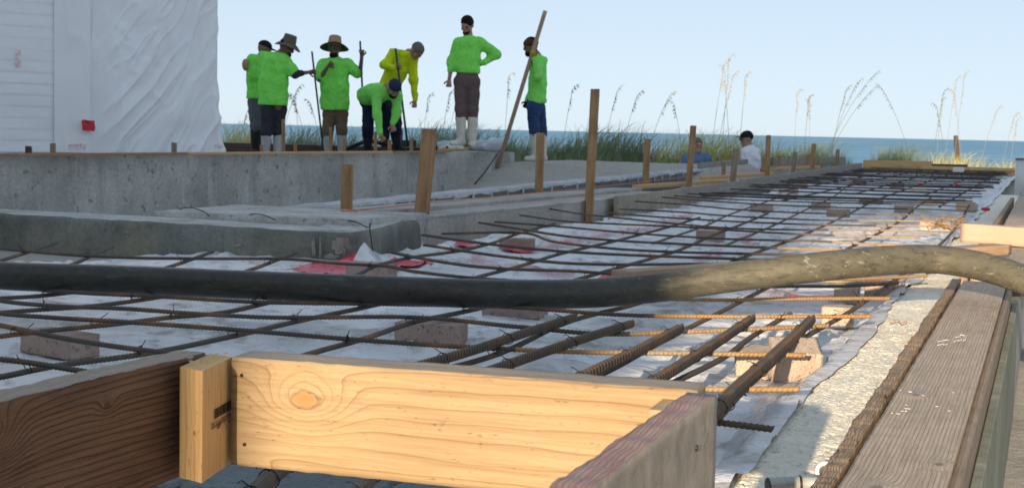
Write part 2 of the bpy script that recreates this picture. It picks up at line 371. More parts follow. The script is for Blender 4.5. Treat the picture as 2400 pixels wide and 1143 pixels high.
def m_sea():
    g = G('sea_water'); v = g.co(); sc_ = g.mp(v, (.05, .35, 1), rot=(0, 0, R(-20)))
    n1 = g.noise(sc_, 1., 5, .65, .3); n2 = g.noise(g.mp(v, (.004, .03, 1), rot=(0, 0, R(-20))), 1., 4, .6)
    c = g.mix(g.ramp(n2, [(.35, 0.), (.68, 1.)]), (.10, .26, .41), (.22, .41, .54))
    c = g.mix(g.ma('MULTIPLY', g.ramp(n1, [(.50, 0.), (.62, 1.)]), .5), c, (.36, .58, .66))
    return g.fin(c, .55, g.bump(n1, .8, .6), spec=.12)
mt['sea'] = m_sea()
def cloth(name, c, **k):
    g = G(name); v = g.co(); n_ = g.noise(g.mp(v, (1, 1, .7), rot=(.3, .4, 0)), 9, 4, .6, 1.2); n2 = g.noise(v, 3.5, 3)
    cc = g.mix(g.ramp(n_, [(.3, 0.), (.7, 1.)]), tuple(a * .93 for a in c), tuple(min(1, a * 1.05) for a in c)); cc = g.mix(g.ma('MULTIPLY', g.ramp(n2, [(.55, 0.), (.75, 1.)]), .15), cc, tuple(a * .6 + .02 for a in c))
    return g.fin(cc, .85, g.bump(n_, .9, .05), spec=.15)
mt['shirt'] = cloth('shirt_green', (.26, .88, .13))
mt['shirt_pale'] = cloth('shirt_pale_green', (.27, .86, .15))
mt['shirt_y'] = cloth('shirt_yellow', (.70, .82, .02))
mt['shirt_blue'] = cloth('shirt_blue', (.14, .22, .36)); mt['shirt_white'] = cloth('shirt_white', (.82, .84, .92))
mt['skin'] = plain('skin_brown', (.38, .21, .14), .55, .35); mt['skin_dark'] = plain('skin_dark', (.21, .115, .08), .55, .35)
mt['skin_pink'] = plain('skin_pink', (.45, .22, .17), .55, .35)
mt['tr_grey'] = cloth('trousers_grey', (.13, .13, .15)); mt['tr_dk'] = cloth('trousers_dark', (.045, .045, .055))
mt['tr_brown'] = cloth('trousers_brown', (.19, .13, .085)); mt['tr_mauve'] = cloth('trousers_mauve', (.145, .105, .10))
mt['tr_navy'] = cloth('trousers_navy', (.012, .018, .045)); mt['tr_jean'] = cloth('trousers_jeans', (.035, .07, .17))
mt['boot_w'] = plain('boots_pale', (.66, .62, .54), .6, .3, nscale=14, var=.3); mt['boot_g'] = plain('boots_grey', (.46, .45, .44), .6, .3, nscale=14, var=.3)
mt['boot_k'] = plain('boots_black', (.012, .012, .015), .5, .4); mt['hair'] = plain('hair_black', (.008, .007, .007), .8, .2)
mt['hat_o'] = plain('hat_olive', (.14, .13, .10), .9, .1); mt['hat_t'] = plain('hat_tan', (.42, .27, .16), .9, .1)
mt['brim'] = plain('hat_brim_under', (.075, .085, .04), .9, .1); mt['cap_k'] = plain('cap_black', (.012, .012, .014), .8, .2)
mt['cap_n'] = plain('cap_navy', (.022, .035, .07), .8, .2); mt['cap_r'] = plain('bandana_brown', (.12, .04, .028), .9, .1)
mt['grey'] = plain('cap_grey', (.16, .14, .12), .9, .1); mt['glass'] = plain('lens_dark', (.02, .08, .09), .12, .6, var=.05, bump=0)
mt['white'] = plain('print_white', (.7, .7, .7), .7, .2); mt['glove'] = plain('glove_yellow', (.50, .36, .07), .8, .2)
mt['rod'] = plain('tool_handle_dark', (.03, .045, .05), .5, .4); mt['rod_w'] = plain('tool_handle_wood', (.36, .25, .17), .8, .2)
mt['beard_g'] = plain('beard_grey', (.3, .27, .26), .9, .1)
mt['string'] = plain('string_orange', (.62, .22, .10), .8, .2)
mt['ink'] = plain('ink', (.03, .022, .015), .8, .1, bump=0); mt['chalk'] = plain('chalk', (.62, .62, .60), .9, .1)
mt['pvc'] = plain('pvc_white', (.66, .66, .66), .4, .4); mt['metal'] = plain('galvanised', (.46, .47, .43), .4, .5, .35)
mt['bag'] = plain('bag_white', (.62, .66, .72), .45, .4, nscale=8, var=.1, bump=.5)
mt['panel'] = concrete('green_form_panel', (.27, .275, .21), .25, .5, .2, 33, .15)
mt['stucco'] = plain('stucco', (.55, .50, .42), .9, .1, nscale=20); mt['pane'] = plain('window_glass', (.03, .05, .06), .1, .6, bump=0)
mt['roof'] = plain('roof_grey', (.18, .17, .16), .9, .1)
mt['chip'] = plain('wood_chip', (.45, .33, .2), .9, .1)
def m_grass(name, a, b):
    g = G(name); v = g.co(); n_ = g.noise(v, 14, 2)
    c = g.mix(n_, a, b); m = g.fin(c, .75, None, spec=.15)
    g.b.inputs['Subsurface Weight'].default_value = 0
    tr = g.n('ShaderNodeBsdfTranslucent'); g.put(tr.inputs[0], c); mx = g.n('ShaderNodeMixShader'); mx.inputs[0].default_value = .3
    g.t.links.new(g.b.outputs[0], mx.inputs[1]); g.t.links.new(tr.outputs[0], mx.inputs[2]); g.t.links.new(mx.outputs[0], g.out.inputs[0]); return m
mt['grass'] = m_grass('dune_grass', (.15, .19, .10), (.29, .33, .19)); mt['grass_sunlit'] = m_grass('grass_yellow_sunlit', (.48, .46, .14), (.66, .60, .28))  # yellow blades: sun on the tufts painted as colour
mt['oat'] = m_grass('sea_oat', (.30, .28, .18), (.43, .40, .27)); mt['oat_g'] = m_grass('sea_oat_green', (.12, .15, .09), (.2, .23, .13))

# ------------------------------------------------------------------ terrain and sea
def H(x, y):
    x = np.asarray(x, float); y = np.asarray(y, float)
    h = -.06 + 0 * x
    xw = -8.52 + (np.clip(y, 5.5, 18.6) - 5.5) * .1038
    tr = sm(-.25, -.05, x - xw) * (1 - sm(-4.3, -4.05, x)) * sm(6.0, 6.4, y)
    bank = sm(15.2, 19.6, y + .25 * (x + 6))
    h = h * (1 - tr) + tr * (-.42 + bank * (.55 + .03 * fbm(x, y, s=5)))
    far = sm(-4.4, -4.8, x) * sm(18.5, 19.5, y); h = h * (1 - far) + far * .13
    lf = 1 - sm(-.3, -.1, x - xw); h = h * (1 - lf) + lf * .06
    lf2 = (1 - sm(-6.0, -5.8, y)) * 0; h = h + lf2
    rt = sm(-.28, -.20, x); h = h * (1 - rt) + rt * (-.36 + .02 * fbm(x * 3, y * 3, s=9))
    d = -math.sin(_th) * x + math.cos(_th) * y + .8 * vn(x * .15, y * .15, s=3)
    dr = sm(22.0, 24.0, d) * (1 - sm(-3.4, -2.8, x) * (1 - sm(26, 28, y)))
    right = sm(-4.2, -2.5, x - .12 * (y - 24))
    h = h * (1 - dr) + dr * (.08 - .30 * right + .10 * fbm(x * .5, y * .5, s=4))
    pit = sm(22.1, 22.6, d) * (1 - sm(24.3, 25.0, d)) * sm(1.9, 2.3, x * math.cos(_th) + y * math.sin(_th)) * (1 - sm(4.2, 4.6, x * math.cos(_th) + y * math.sin(_th)))
    h = h - pit * (h + 1.05)
    h = h - 1.7 * sm(28.5, 44, d) - 1.6 * sm(44, 75, d)
    rough = sm(2, 6, np.abs(x + 1.5) - 0) * .02 * fbm(x * 4, y * 4, s=2)
    return h + rough
def axis(parts):
    out = []
    for a, b, s_ in parts: out.append(np.arange(a, b, s_))
    return np.concatenate(out)
ax = axis([(-300, -40, 20), (-40, -12, 1.), (-12, 3, .085), (3, 30, 1.), (30, 301, 20)])
ay = axis([(-300, -30, 20), (-30, 0, 1.5), (0, 30, .1), (30, 60, .8), (60, 301, 20)])
X, Y = np.meshgrid(ax, ay); V = np.stack([X, Y, H(X, Y)], -1).reshape(-1, 3)
tag(link('ground', mesh('ground', V, gridf(len(ax), len(ay)), mt['sand'], True)), kind='structure')
rr = np.array([0, 40, 80, 160, 400, 1000, 3000, 9000, 30000.]); aa = np.linspace(0, 2 * math.pi, 65)[:-1]
V = [(0, 0, -2.0)] + [(r_ * math.cos(a), r_ * math.sin(a), -2.0) for r_ in rr[1:] for a in aa]
Fc = [(0, 1 + i, 1 + (i + 1) % 64) for i in range(64)] + [(1 + k * 64 + i, 1 + (k + 1) * 64 + i, 1 + (k + 1) * 64 + (i + 1) % 64, 1 + k * 64 + (i + 1) % 64) for k in range(len(rr) - 2) for i in range(64)]
tag(link('sea', mesh('sea', V, Fc, mt['sea'])), kind='structure')

# ------------------------------------------------------------------ house behind the camera that shades the site
hs = empty('beach_house', (-9, -15.5, -.4), 'tall pale stucco beach house behind the viewer, shading the left of the site', 'house')
b = MB(); b.box((0, 0, 4.1), (18, 9, 8.2)); b.build('wall', mt['stucco'], hs)
b = MB(); b.box((10.1, 4.05, 6.4), (2.2, .85, 3.58)); b.build('shade_block', mt['stucco'], hs)  # unseen block added to shade the far right of the slab
b = MB(); b.box((0, 0, 8.32), (18.0, 9.0, .24)); b.build('roof', mt['roof'], hs)
wb = MB(); wb.box((0, 0, 0), (1.5, .08, 1.7)); wm = None
for k in range(4):
    for zf in (2.2, 5.6):
        if wm is None: o = wb.build('window', mt['stucco'], hs); wm = o.data
        else: o = link('window', wm, hs)
        o.location = (-6.6 + 4.4 * k, 4.54, zf)
        if k + zf == 2.2: pb = MB(); pb.box((0, 0, 0), (1.3, .02, 1.5)); pm = pb.build('pane', mt['pane'], o); pm.location = (0, .05, 0); pmd = pm.data
        else: link('pane', pmd, o, (0, .05, 0))

# ------------------------------------------------------------------ concrete walls
def prism(pts2, z0, z1, name, m, parent=None, n=None, disp=0., seed=0):
    """vertical prism from plan polygon (ccw)"""
    k = len(pts2); V = [(x, y, z0) for x, y in pts2] + [(x, y, z1) for x, y in pts2]
    Fc = [tuple(range(k))[::-1], tuple(range(k, 2 * k))] + [(i, (i + 1) % k, k + (i + 1) % k, k + i) for i in range(k)]
    return link(name, mesh(name, V, Fc, m), parent)
def wall_thing(pts2, z0, z1, label, mface, mtop, bev=.012):
    e = empty('concrete_wall', (pts2[0][0], pts2[0][1], z0), label, 'concrete wall')
    o = np.array([pts2[0][0], pts2[0][1], z0])
    pp = [(x - o[0], y - o[1]) for x, y in pts2]
    prism(pp, 0, z1 - z0 - .004, 'wall_face', mface, e)
    c = np.mean(pp, axis=0); k = len(pp)
    # top skin: uneven trowelled crust
    top = [(c[0] + (x - c[0]), c[1] + (y - c[1])) for x, y in pp]
    prism(top, z1 - z0 - .004 + .0, z1 - z0, 'wall_top', mtop, e)
    return e
# big wall behind
bw = wall_thing([(-8.52, 5.5), (-7.16, 18.6), (-7.46, 18.64), (-8.82, 5.5)], -.75, .285,
                'long grey formed concrete wall at the feet of the workers', mt['conc'], mt['conc_top'])
# back return of the wall (closed end)
wall_thing([(-7.16, 18.61), (-7.2, 19.6), (-12, 20.4), (-12, 20.2), (-7.46, 19.4), (-7.46, 18.66)], -.75, .27,
           'concrete return wall under the tall standing worker', mt['conc'], mt['conc_top'])

# grade beam at left: displaced cross-section swept
def swept_beam():
    e = empty('concrete_beam', (-2.9, 5.8, 0), 'dark low concrete beam with chipped rounded corner beside the plastic sheet', 'concrete beam')
    path = np.array([[-9.0, 5.90], [-6.5, 5.89], [-4.4, 5.86], [-3.2, 5.76], [-2.94, 5.76], [-2.87, 5.84], [-2.90, 6.1], [-3.0, 6.55], [-3.06, 6.95], [-3.12, 7.03], [-3.35, 7.06]])
    pth = []
    for i in range(len(path) - 1):
        L = np.linalg.norm(path[i + 1] - path[i]); n = max(1, int(L / .03)); pth += [path[i] + (path[i + 1] - path[i]) * t for t in np.linspace(0, 1, n, endpoint=False)]
    pth.append(path[-1]); pth = np.array(pth)
    T = np.gradient(pth, axis=0); T /= np.linalg.norm(T, axis=1)[:, None]; N = np.stack([-T[:, 1], T[:, 0]], 1)   # inward (left of travel)
    zs = np.array([-.14, -.05, .0, .025, .05, .075, .095, .108, .116, .119]); ins = np.array([0, 0, 0, 0, 0, 0, .001, .004, .010, .02])
    V = []
    for z_, i_ in zip(zs, ins):
        d = i_ + .003 * vn(pth[:, 0] * 9, pth[:, 1] * 9, z_ * 9, 3); V.append(np.c_[pth + N * d[:, None], np.full(len(pth), z_) + (.003 * vn(pth[:, 0] * 14, pth[:, 1] * 14, 0, 8) if z_ > .1 else 0)])
    V = np.array(V); k = len(pth); Fc = gridf(k, len(zs))
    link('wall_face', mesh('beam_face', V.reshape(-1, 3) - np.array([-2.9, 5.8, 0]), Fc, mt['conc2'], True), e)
    # top: strip grids inward
    W = []
    wd = np.where(pth[:, 0] < -3.25, .32, .28) ; wd = np.where(T[:, 1] > .6, .30, wd)
    offs = np.linspace(.02, 1, 12)
    for j, t in enumerate(offs):
        d = .02 + (wd - .02) * (t if j else 0)
        z_ = .119 + .004 * fbm(pth[:, 0] * 12 + j, pth[:, 1] * 12, j * .7, 2) * (1 if j else 0)
        if j == 0: z_ = V[-1][:, 2]
        W.append(np.c_[pth + N * d[:, None], z_ + 0 * wd])
    W = np.array(W)
    keep = pth[:, 0] < -2.95
    link('wall_top', mesh('beam_top', W.reshape(-1, 3) - np.array([-2.9, 5.8, 0]), gridf(k, 12), mt['conc_top'], True), e)
    # body under the corner
    prism([(x + 2.9, y - 5.8) for x, y in [(-9, 5.93), (-4.4, 5.89), (-3.2, 5.79), (-2.98, 5.80), (-2.93, 5.95), (-3.1, 6.95), (-3.2, 7.0), (-3.5, 7.0), (-3.5, 6.2), (-9, 6.22)]], -.4, .109, 'wall_core', mt['conc_top'], e)
    # second level strip behind
    me = rough_box(1.15, .78, .5, .03, .002, 19, mt['conc_top'], edge=.003, style='rough'); o2 = link('rear_block', me, e); o2.location = (-.73, .80, -.105)
    # chipped scar and drips
    for (px, py, wpx, hpx) in ((800, 572, 30, 22), (736, 580, 6, 24), (752, 585, 4, 26), (780, 602, 24, 7), (560, 575, 10, 4), (430, 560, 8, 3), (300, 545, 10, 3)):
        q = P(px, py + 0, .065); pts = []
        q = Q(px, py, 0); 
        # on the beam face plane
        d = ray(px, py); a = np.array([-4.4, 5.86]); bb = np.array([-3.2, 5.76]); nrm = np.array([-(bb - a)[1], (bb - a)[0]])
        t = ((np.append(a, 0) - CAM)[:2] @ nrm) / (d[:2] @ nrm); c = CAM + d * t; D_ = gdist(c); s_ = D_ / F
        ang = np.linspace(0, 2 * math.pi, 26)[:-1]; rr_ = 1 + .35 * np.array([vn(np.array(3 * math.cos(t_) + px), np.array(3 * math.sin(t_)), 0, 5) for t_ in ang])
        u = (bb - a) / np.linalg.norm(bb - a); nn = -nrm / np.linalg.norm(nrm)
        Vp = [[c[0] + u[0] * wpx * s_ * r2 * math.cos(t_) + nn[0] * .006, c[1] + u[1] * wpx * s_ * r2 * math.cos(t_) + nn[1] * .006, c[2] + hpx * s_ * r2 * math.sin(t_)] for t_, r2 in zip(ang, rr_)]
        Vp = [[v[0], v[1], min(max(v[2], .002), .1)] for v in Vp]
        c2 = [c[0] + nn[0] * .009, c[1] + nn[1] * .009, c[2]]
        Vp.append(c2); Fp = [(i, (i + 1) % 25, 25) for i in range(25)]
        link('chipped_patch', mesh('chip', np.array(Vp) - np.array([-2.9, 5.8, 0]), Fp, mt['scratch']), e)
    return e

# low block wall
lw = empty('block_wall', (-3.95, 6.3, -.25), 'low wall of dark grey blocks with pale mortar, behind the orange string line', 'block wall')
A0 = np.array([-3.93, 6.3]); A1 = np.array([-4.55, 24.5]); L = np.linalg.norm(A1 - A0); du = (A1 - A0) / L; ang = math.atan2(du[1], du[0])
bm_ = MB(); bm_.box((0, 0, 0), (.385, .19, .19), bev=.006); bme = None; nb = int(L / .40)
for k in range(nb):
    c = A0 + du * (.2 + .40 * k)
    if bme is None: o = bm_.build('block', mt['block'], lw); bme = o.data
    else: o = link('block', bme, lw)
    o.location = (c[0] + 3.95 + .006 * math.sin(k * 2.1), c[1] - 6.3, .25 + .013 + .004 * math.sin(k * 3.3)); o.rotation_euler = (0, 0, ang + .01 * math.sin(k * 1.7))
b = MB(); b.box((L / 2 * du[0] + .02, L / 2 * du[1], .02), (L, .17, .55), rz=ang)
b.build('wall_core', mt['mortar'], lw)
n = 700; t = np.linspace(0, L, n); W = []
for j, (o_, z_) in enumerate(((-.098, .116), (-.094, .128), (-.05, .135), (.03, .137), (.09, .128), (.094, .1))):
    zz1 = z_ + .010 * fbm(t * 5, np.full(n, j * .6), 0, 3) * (1 if 0 < j < 5 else 2.2)
    q = A0 + du * t[:, None] + np.array([-du[1], du[0]]) * -(o_ + .004 * vn(t * 9, np.full(n, j), 0, 2))[:, None]
    W.append(np.c_[q, zz1])
link('mortar_cap', mesh('mortar_cap', np.array(W).reshape(-1, 3) - np.array([-3.95, 6.3, -.25]), gridf(n, 6), mt['mortar'], True), lw)
sb = MB()
for k in range(nb):
    if rng.rand() < .75:
        c = A0 + du * (.40 * (k + (rng.rand() - .5) * .1)) + np.array([.095, 0]); h_ = .03 + .05 * rng.rand(); wd_ = .015 + .03 * rng.rand()
        sb.box((c[0] + 3.95 + .004, c[1] - 6.3, .25 + .12 - h_ / 2), (.012, wd_, h_), bev=.004)
sb.build('mortar_smears', mt['mortar'], lw)['kind'] = 'stuff'

# footing wall beside slab (face x about -3.1)
ft = empty('concrete_footing', (-3.1, 7.05, 0), 'grey concrete footing face with ledge, running beside the slab bars', 'concrete footing')
prism([(0.0, 0), (.26, 4.55), (-.16, 4.55), (-.42, 0)], -.35, .110, 'wall_face', mt['conc3'], ft)
prism([(0.006, 0), (.266, 4.55), (.236, 4.55), (-.024, 0)], .1102, .121, 'ledge', mt['conc_top'], ft)
prism([(-.30, .2), (-.05, 4.6), (-.30, 4.6), (-.62, .2)], -.3, .131, 'upper_wall_face', mt['conc3'], ft)
# ledge end patch pale panel
def board(p0, p1, z0, z1, th, m, name='form_board', label=None, cat='board', group=None, parent=None, bev=.002, side=1, n=None, disp=0., seed=0, part=None):
    """board standing on edge between plan points, local x = length, z = height, origin at centre"""
    p0 = np.array(p0, float); p1 = np.array(p1, float); L_ = np.linalg.norm(p1 - p0); a_ = math.atan2(*(p1 - p0)[::-1]); c = (p0 + p1) / 2
    nrm = np.array([-math.sin(a_), math.cos(a_)]) * side
    if n is None:
        b = MB(); b.box((0, 0, 0), (L_, th, z1 - z0), bev=bev); me = mesh(name, np.concatenate(b.V), b.F, m)
    else:
        me = rough_box(L_, th, z1 - z0, n, disp, seed, m)
    o = link(name, me, parent); o.location = (c[0] + nrm[0] * th / 2, c[1] + nrm[1] * th / 2, (z0 + z1) / 2); o.rotation_euler = (0, 0, a_)
    if label: tag(o, label, cat, group)
    return o
def rough_box(L_, th, h, step, disp, seed, m, edge=0., style='grain'):
    """box of grids with displaced faces (local x length, y thickness, z height); welded"""
    nx = max(2, int(L_ / (step * 2.2))); ny = max(2, int(th / step)); nz = max(2, int(h / step))
    V = []; Fc = []; idx = {}
    def vid(i, j, k):
        key = (i, j, k)
        if key not in idx: idx[key] = len(V); V.append(((i / nx - .5) * L_, (j / ny - .5) * th, (k / nz - .5) * h))
        return idx[key]
    for i in range(nx):
        for k in range(nz):
            Fc.append((vid(i, 0, k), vid(i + 1, 0, k), vid(i + 1, 0, k + 1), vid(i, 0, k + 1)))
            Fc.append((vid(i, ny, k), vid(i, ny, k + 1), vid(i + 1, ny, k + 1), vid(i + 1, ny, k)))
        for j in range(ny):
            Fc.append((vid(i, j, nz), vid(i + 1, j, nz), vid(i + 1, j + 1, nz), vid(i, j + 1, nz)))
            Fc.append((vid(i, j, 0), vid(i, j + 1, 0), vid(i + 1, j + 1, 0), vid(i + 1, j, 0)))
    for j in range(ny):
        for k in range(nz):
            Fc.append((vid(0, j, k), vid(0, j, k + 1), vid(0, j + 1, k + 1), vid(0, j + 1, k)))
            Fc.append((vid(nx, j, k), vid(nx, j + 1, k), vid(nx, j + 1, k + 1), vid(nx, j, k + 1)))
    V = np.array(V); x, y, z = V.T
    if style == 'grain':
        d = disp * (vn(x * 5, z * 70 + 4 * vn(x * 3, z * 9, 0, seed + 1), y * 70, seed) + .5 * vn(x * 22, z * 130, y * 130, seed + 3))
    else:
        d = disp * (fbm(x * 60, y * 60, z * 60, seed, 3) * 1.5)
    ed = edge * (.35 * vn(x * 25, y * 3, z * 3, seed + 9) + .5 * vn(x * 110, y * 30, z * 3, seed + 8)) if edge else 0
    V2 = V.copy()
    V2[:, 1] += np.where(np.abs(y) > th / 2 - 1e-6, np.sign(y) * d, 0); V2[:, 2] += np.where(np.abs(z) > h / 2 - 1e-6, np.sign(z) * (d * .3 + ed), 0)
    if edge: V2[:, 1] += np.where((np.abs(z) > h / 2 - 1e-6) & (np.abs(y) > th / 2 - 1e-6), -np.sign(y) * np.abs(edge * vn(x * 40, y, z, seed + 5)), 0)
    return mesh('rough', V2, np.array(Fc), m, False)

swept_beam()
# form boards along the footing, far part
fbpts = [((-2.845, 9.9), (-2.80, 11.6), 'grey plywood form panel between two tall stakes', mt['plygrey']),
         ((-2.83, 11.62), (-2.84, 14.6), 'weathered form board just past the grey plywood panel', mt['form_grey']),
         ((-2.90, 14.62), (-2.90, 17.6), 'weathered form board beside the middle of the bar mat', mt['form_grey']),
         ((-2.96, 17.62), (-3.0, 20.9), 'weathered form board with dark streaks towards the far end', mt['form_grey']),
         ((-3.02, 20.92), (-3.1, 26.3), 'farthest weathered form board, meeting the yellow end boards', mt['form_grey'])]
for p0, p1, lb, m in fbpts: board(p0, p1, -.05, .137 + .006 * random.random(), .038, m, label=lb, cat='form board', bev=.003)
# outer row of planks / ledgers behind footing
for k, (a, b_, z_, lb) in enumerate([((1000, 494), (1230, 500), .0, 0)]): pass
for (p0, p1, z0, z1, m, lb) in [((-3.35, 12.2), (-3.05, 14.6), .10, .138, mt['form_yellow'], 'short yellow board lying behind the weathered form boards'),
                               ((-3.45, 15.2), (-3.15, 17.8), .10, .142, mt['form_yellow'], 'second yellow board lying behind the form boards'),
                               ((-3.55, 19.5), (-3.2, 22.0), .12, .16, mt['form_yellow'], 'yellow brace lying near the far short stakes'),
                               ((-3.9, 22.2), (-3.45, 26.8), .10, .235, mt['form_grey'], 'grey board on edge beyond the far stakes'),
                               ((-4.3, 18.8), (-4.6, 26.5), .13, .21, mt['form_grey'], 'long grey board following the far block wall')]:
    board(p0, p1, z0, z1, .04, m, label=lb, cat='board')
# yellow end boards
board((-3.08, 26.4), (-1.95, 26.9), -.03, .195, .038, mt['form_yellow'], label='yellow end board closing the slab, left length', cat='form board', bev=.004)
board((-1.99, 25.6), (-.52, 25.75), -.03, .135, .038, mt['form_yellow'], label='yellow end board closing the slab, right length', cat='form board', bev=.004)
board((-2.0, 26.9), (-1.35, 27.1), .1, .15, .1, mt['form_dark'], label='dark timber lying behind the yellow end boards', cat='board')

# ------------------------------------------------------------------ stakes
def stake(pxt, pyt, pxb, pyb, z, wpx, label, m='stake', d_=.038, yaw=0., group='survey stakes and form stakes', into=.05):
    bq = P(pxb, pyb, z); D_ = gdist(bq); wd = wpx * D_ / F; top = Q(pxt, pyt, D_)
    v = top - bq; L_ = np.linalg.norm(v); vz = v / L_
    bq = bq - vz * into; L_ += into
    xa = np.array([math.cos(_th + yaw), math.sin(_th + yaw), 0]); xa -= vz * (xa @ vz); xa /= np.linalg.norm(xa); ya = np.cross(vz, xa)
    b = MB(); b.box((0, 0, L_ / 2), (wd, min(d_, wd), L_), bev=min(.003, wd * .1))
    me = mesh('stake', np.concatenate(b.V), b.F, mt[m]); o = link('wooden_stake', me)
    # splintered, slightly uneven top
    for v_ in me.vertices:
        if v_.co.z > L_ * .9: v_.co.z += .006 * mnoise(v_.co * 70 + Vector((pxt, 0, 0)))
    o.matrix_world = Matrix(((xa[0], ya[0], vz[0], bq[0]), (xa[1], ya[1], vz[1], bq[1]), (xa[2], ya[2], vz[2], bq[2]), (0, 0, 0, 1)))
    tag(o, label, 'stake', group); return o
S_ = [(814, 385, 812, 498, .118, 26, 'short stake standing on the beam corner, string tied round its foot', 'stake', .3),
 (1007, 303, 984, 548, .0, 34, 'thick leaning stake at the right end of the dark beam', 'stake', .25),
 (1395, 209, 1379, 512, .0, 19, 'tallest stake, standing alone before the grey plywood panel', 'stake', .25),
 (1267, 312, 1263, 447, .10, 18, 'stake in front of the boots of the worker with the long pole', 'stake', .2),
 (1518, 325, 1513, 428, .10, 14, 'medium stake left of the man in the blue shirt', 'stake', .2),
 (1625, 295, 1612, 462, .0, 13, 'tall stake partly covering the face of the man in blue', 'stake', .2),
 (1725, 348, 1714, 457, .0, 12, 'stake just left of the man in the white shirt', 'stake_grey', .2),
 (1801, 317, 1797, 441, .0, 10, 'tall stake just right of the man in the white shirt', 'stake', .2),
 (1827, 365, 1826, 392, .12, 8, 'tiny stake directly right of the tall one by the white shirt', 'stake_grey', .2),
 (1864, 356, 1857, 424, .0, 9, 'fourth stake counted leftwards from the yellow end board', 'stake_grey', .2),
 (1908, 337, 1902, 420, .0, 9, 'third stake counted leftwards from the yellow end board, the taller one', 'stake', .2),
 (1964, 350, 1961, 404, .0, 7, 'last stake before the yellow end board begins', 'stake_grey', .2),
 (1895, 362, 1894, 388, .14, 7, 'tiny dark stake hiding behind the taller far stake', 'stake', .2),
 (1790, 370, 1789, 400, .12, 9, 'dark short stub between the white shirt and the boards', 'stake', .2),
 (1697, 380, 1696, 404, .10, 8, 'short grey stub behind the weathered form board', 'stake_grey', .2),
 (2240, 318, 2246, 388, .05, 10, 'dark lone stake behind the yellow end board', 'form_dark', .1)]
for a in S_: stake(*a[:6], a[6], a[7], yaw=a[8])
WT = .285
for (px, yt, yb, wp, m, lb) in [(67, 343, 360, 14, 'form_dark', 'dark stub at the far left of the wall top'), (124, 336, 363, 12, 'stake_grey', 'short pale stub under the left wrap panel'),
    (408, 334, 360, 12, 'stake_grey', 'short pale stub under the middle of the white wrap'), (613, 340, 355, 8, 'stake', 'tiny stub before the pair of workers at left'),
    (664, 280, 356, 8, 'stake', 'thin stake right of the pale boots of the hatted worker'), (692, 336, 356, 8, 'stake', 'tiny stub between the two hatted workers'),
    (775, 298, 356, 7, 'stake', 'thin stake before the legs of the wide hatted worker'), (807, 328, 356, 7, 'stake', 'tiny stub right of the legs of the wide hatted worker'),
    (880, 309, 356, 8, 'stake', 'left one of the two stakes before the crouching worker'), (913, 328, 356, 9, 'stake', 'right one of the two stakes before the crouching worker'),
    (964, 325, 355, 8, 'stake', 'small stake left of the thick leaning one')]:
    stake(px, yt, px, yb, WT - .005, wp, lb, m, yaw=.1, into=.03)
# boards on the wall top
board((-8.36, 6.0), (-7.75, 12.0), WT, WT + .022, .06, mt['stake'], label='thin brown batten along the left wall top under the wrap', cat='batten')
board((-7.74, 12.02), (-7.35, 15.8), WT, WT + .022, .06, mt['form_yellow'], label='thin tan batten along the wall top before the pale boots', cat='batten')
board((-7.34, 15.85), (-7.22, 17.3), WT, WT + .02, .06, mt['stake'], label='thin batten along the wall top before the crouching worker', cat='batten')
# dark formwork behind workers
q0 = Q(515, 332, 22.2); q1 = Q(1000, 343, 21.0)
board(q0[:2], q1[:2], .04, .30, .05, mt['form_dark'], label='dark form board behind the workers, in front of the dune grass', cat='form board')
q0 = Q(515, 340, 20.0); q1 = Q(602, 341, 20.0)
board(q0[:2], q1[:2], .0, .24, .05, mt['form_dark'], label='short black board between the white wrap and the black boots', cat='form board')

# boards under the tall man + brick
p = P(1110, 347, .30)
for (x0, x1, yy, z_, lb) in ((1045, 1100, 350, .285, 'left short board under the boots of the tall worker'), (1085, 1160, 347, .30, 'right long board under the boots of the tall worker')):
    a = P(x0, yy, z_ + .02); b_ = P(x1, yy, z_ + .02)
    board(a[:2], b_[:2], z_, z_ + .03, .16, mt['form_yellow'], label=lb, cat='board')

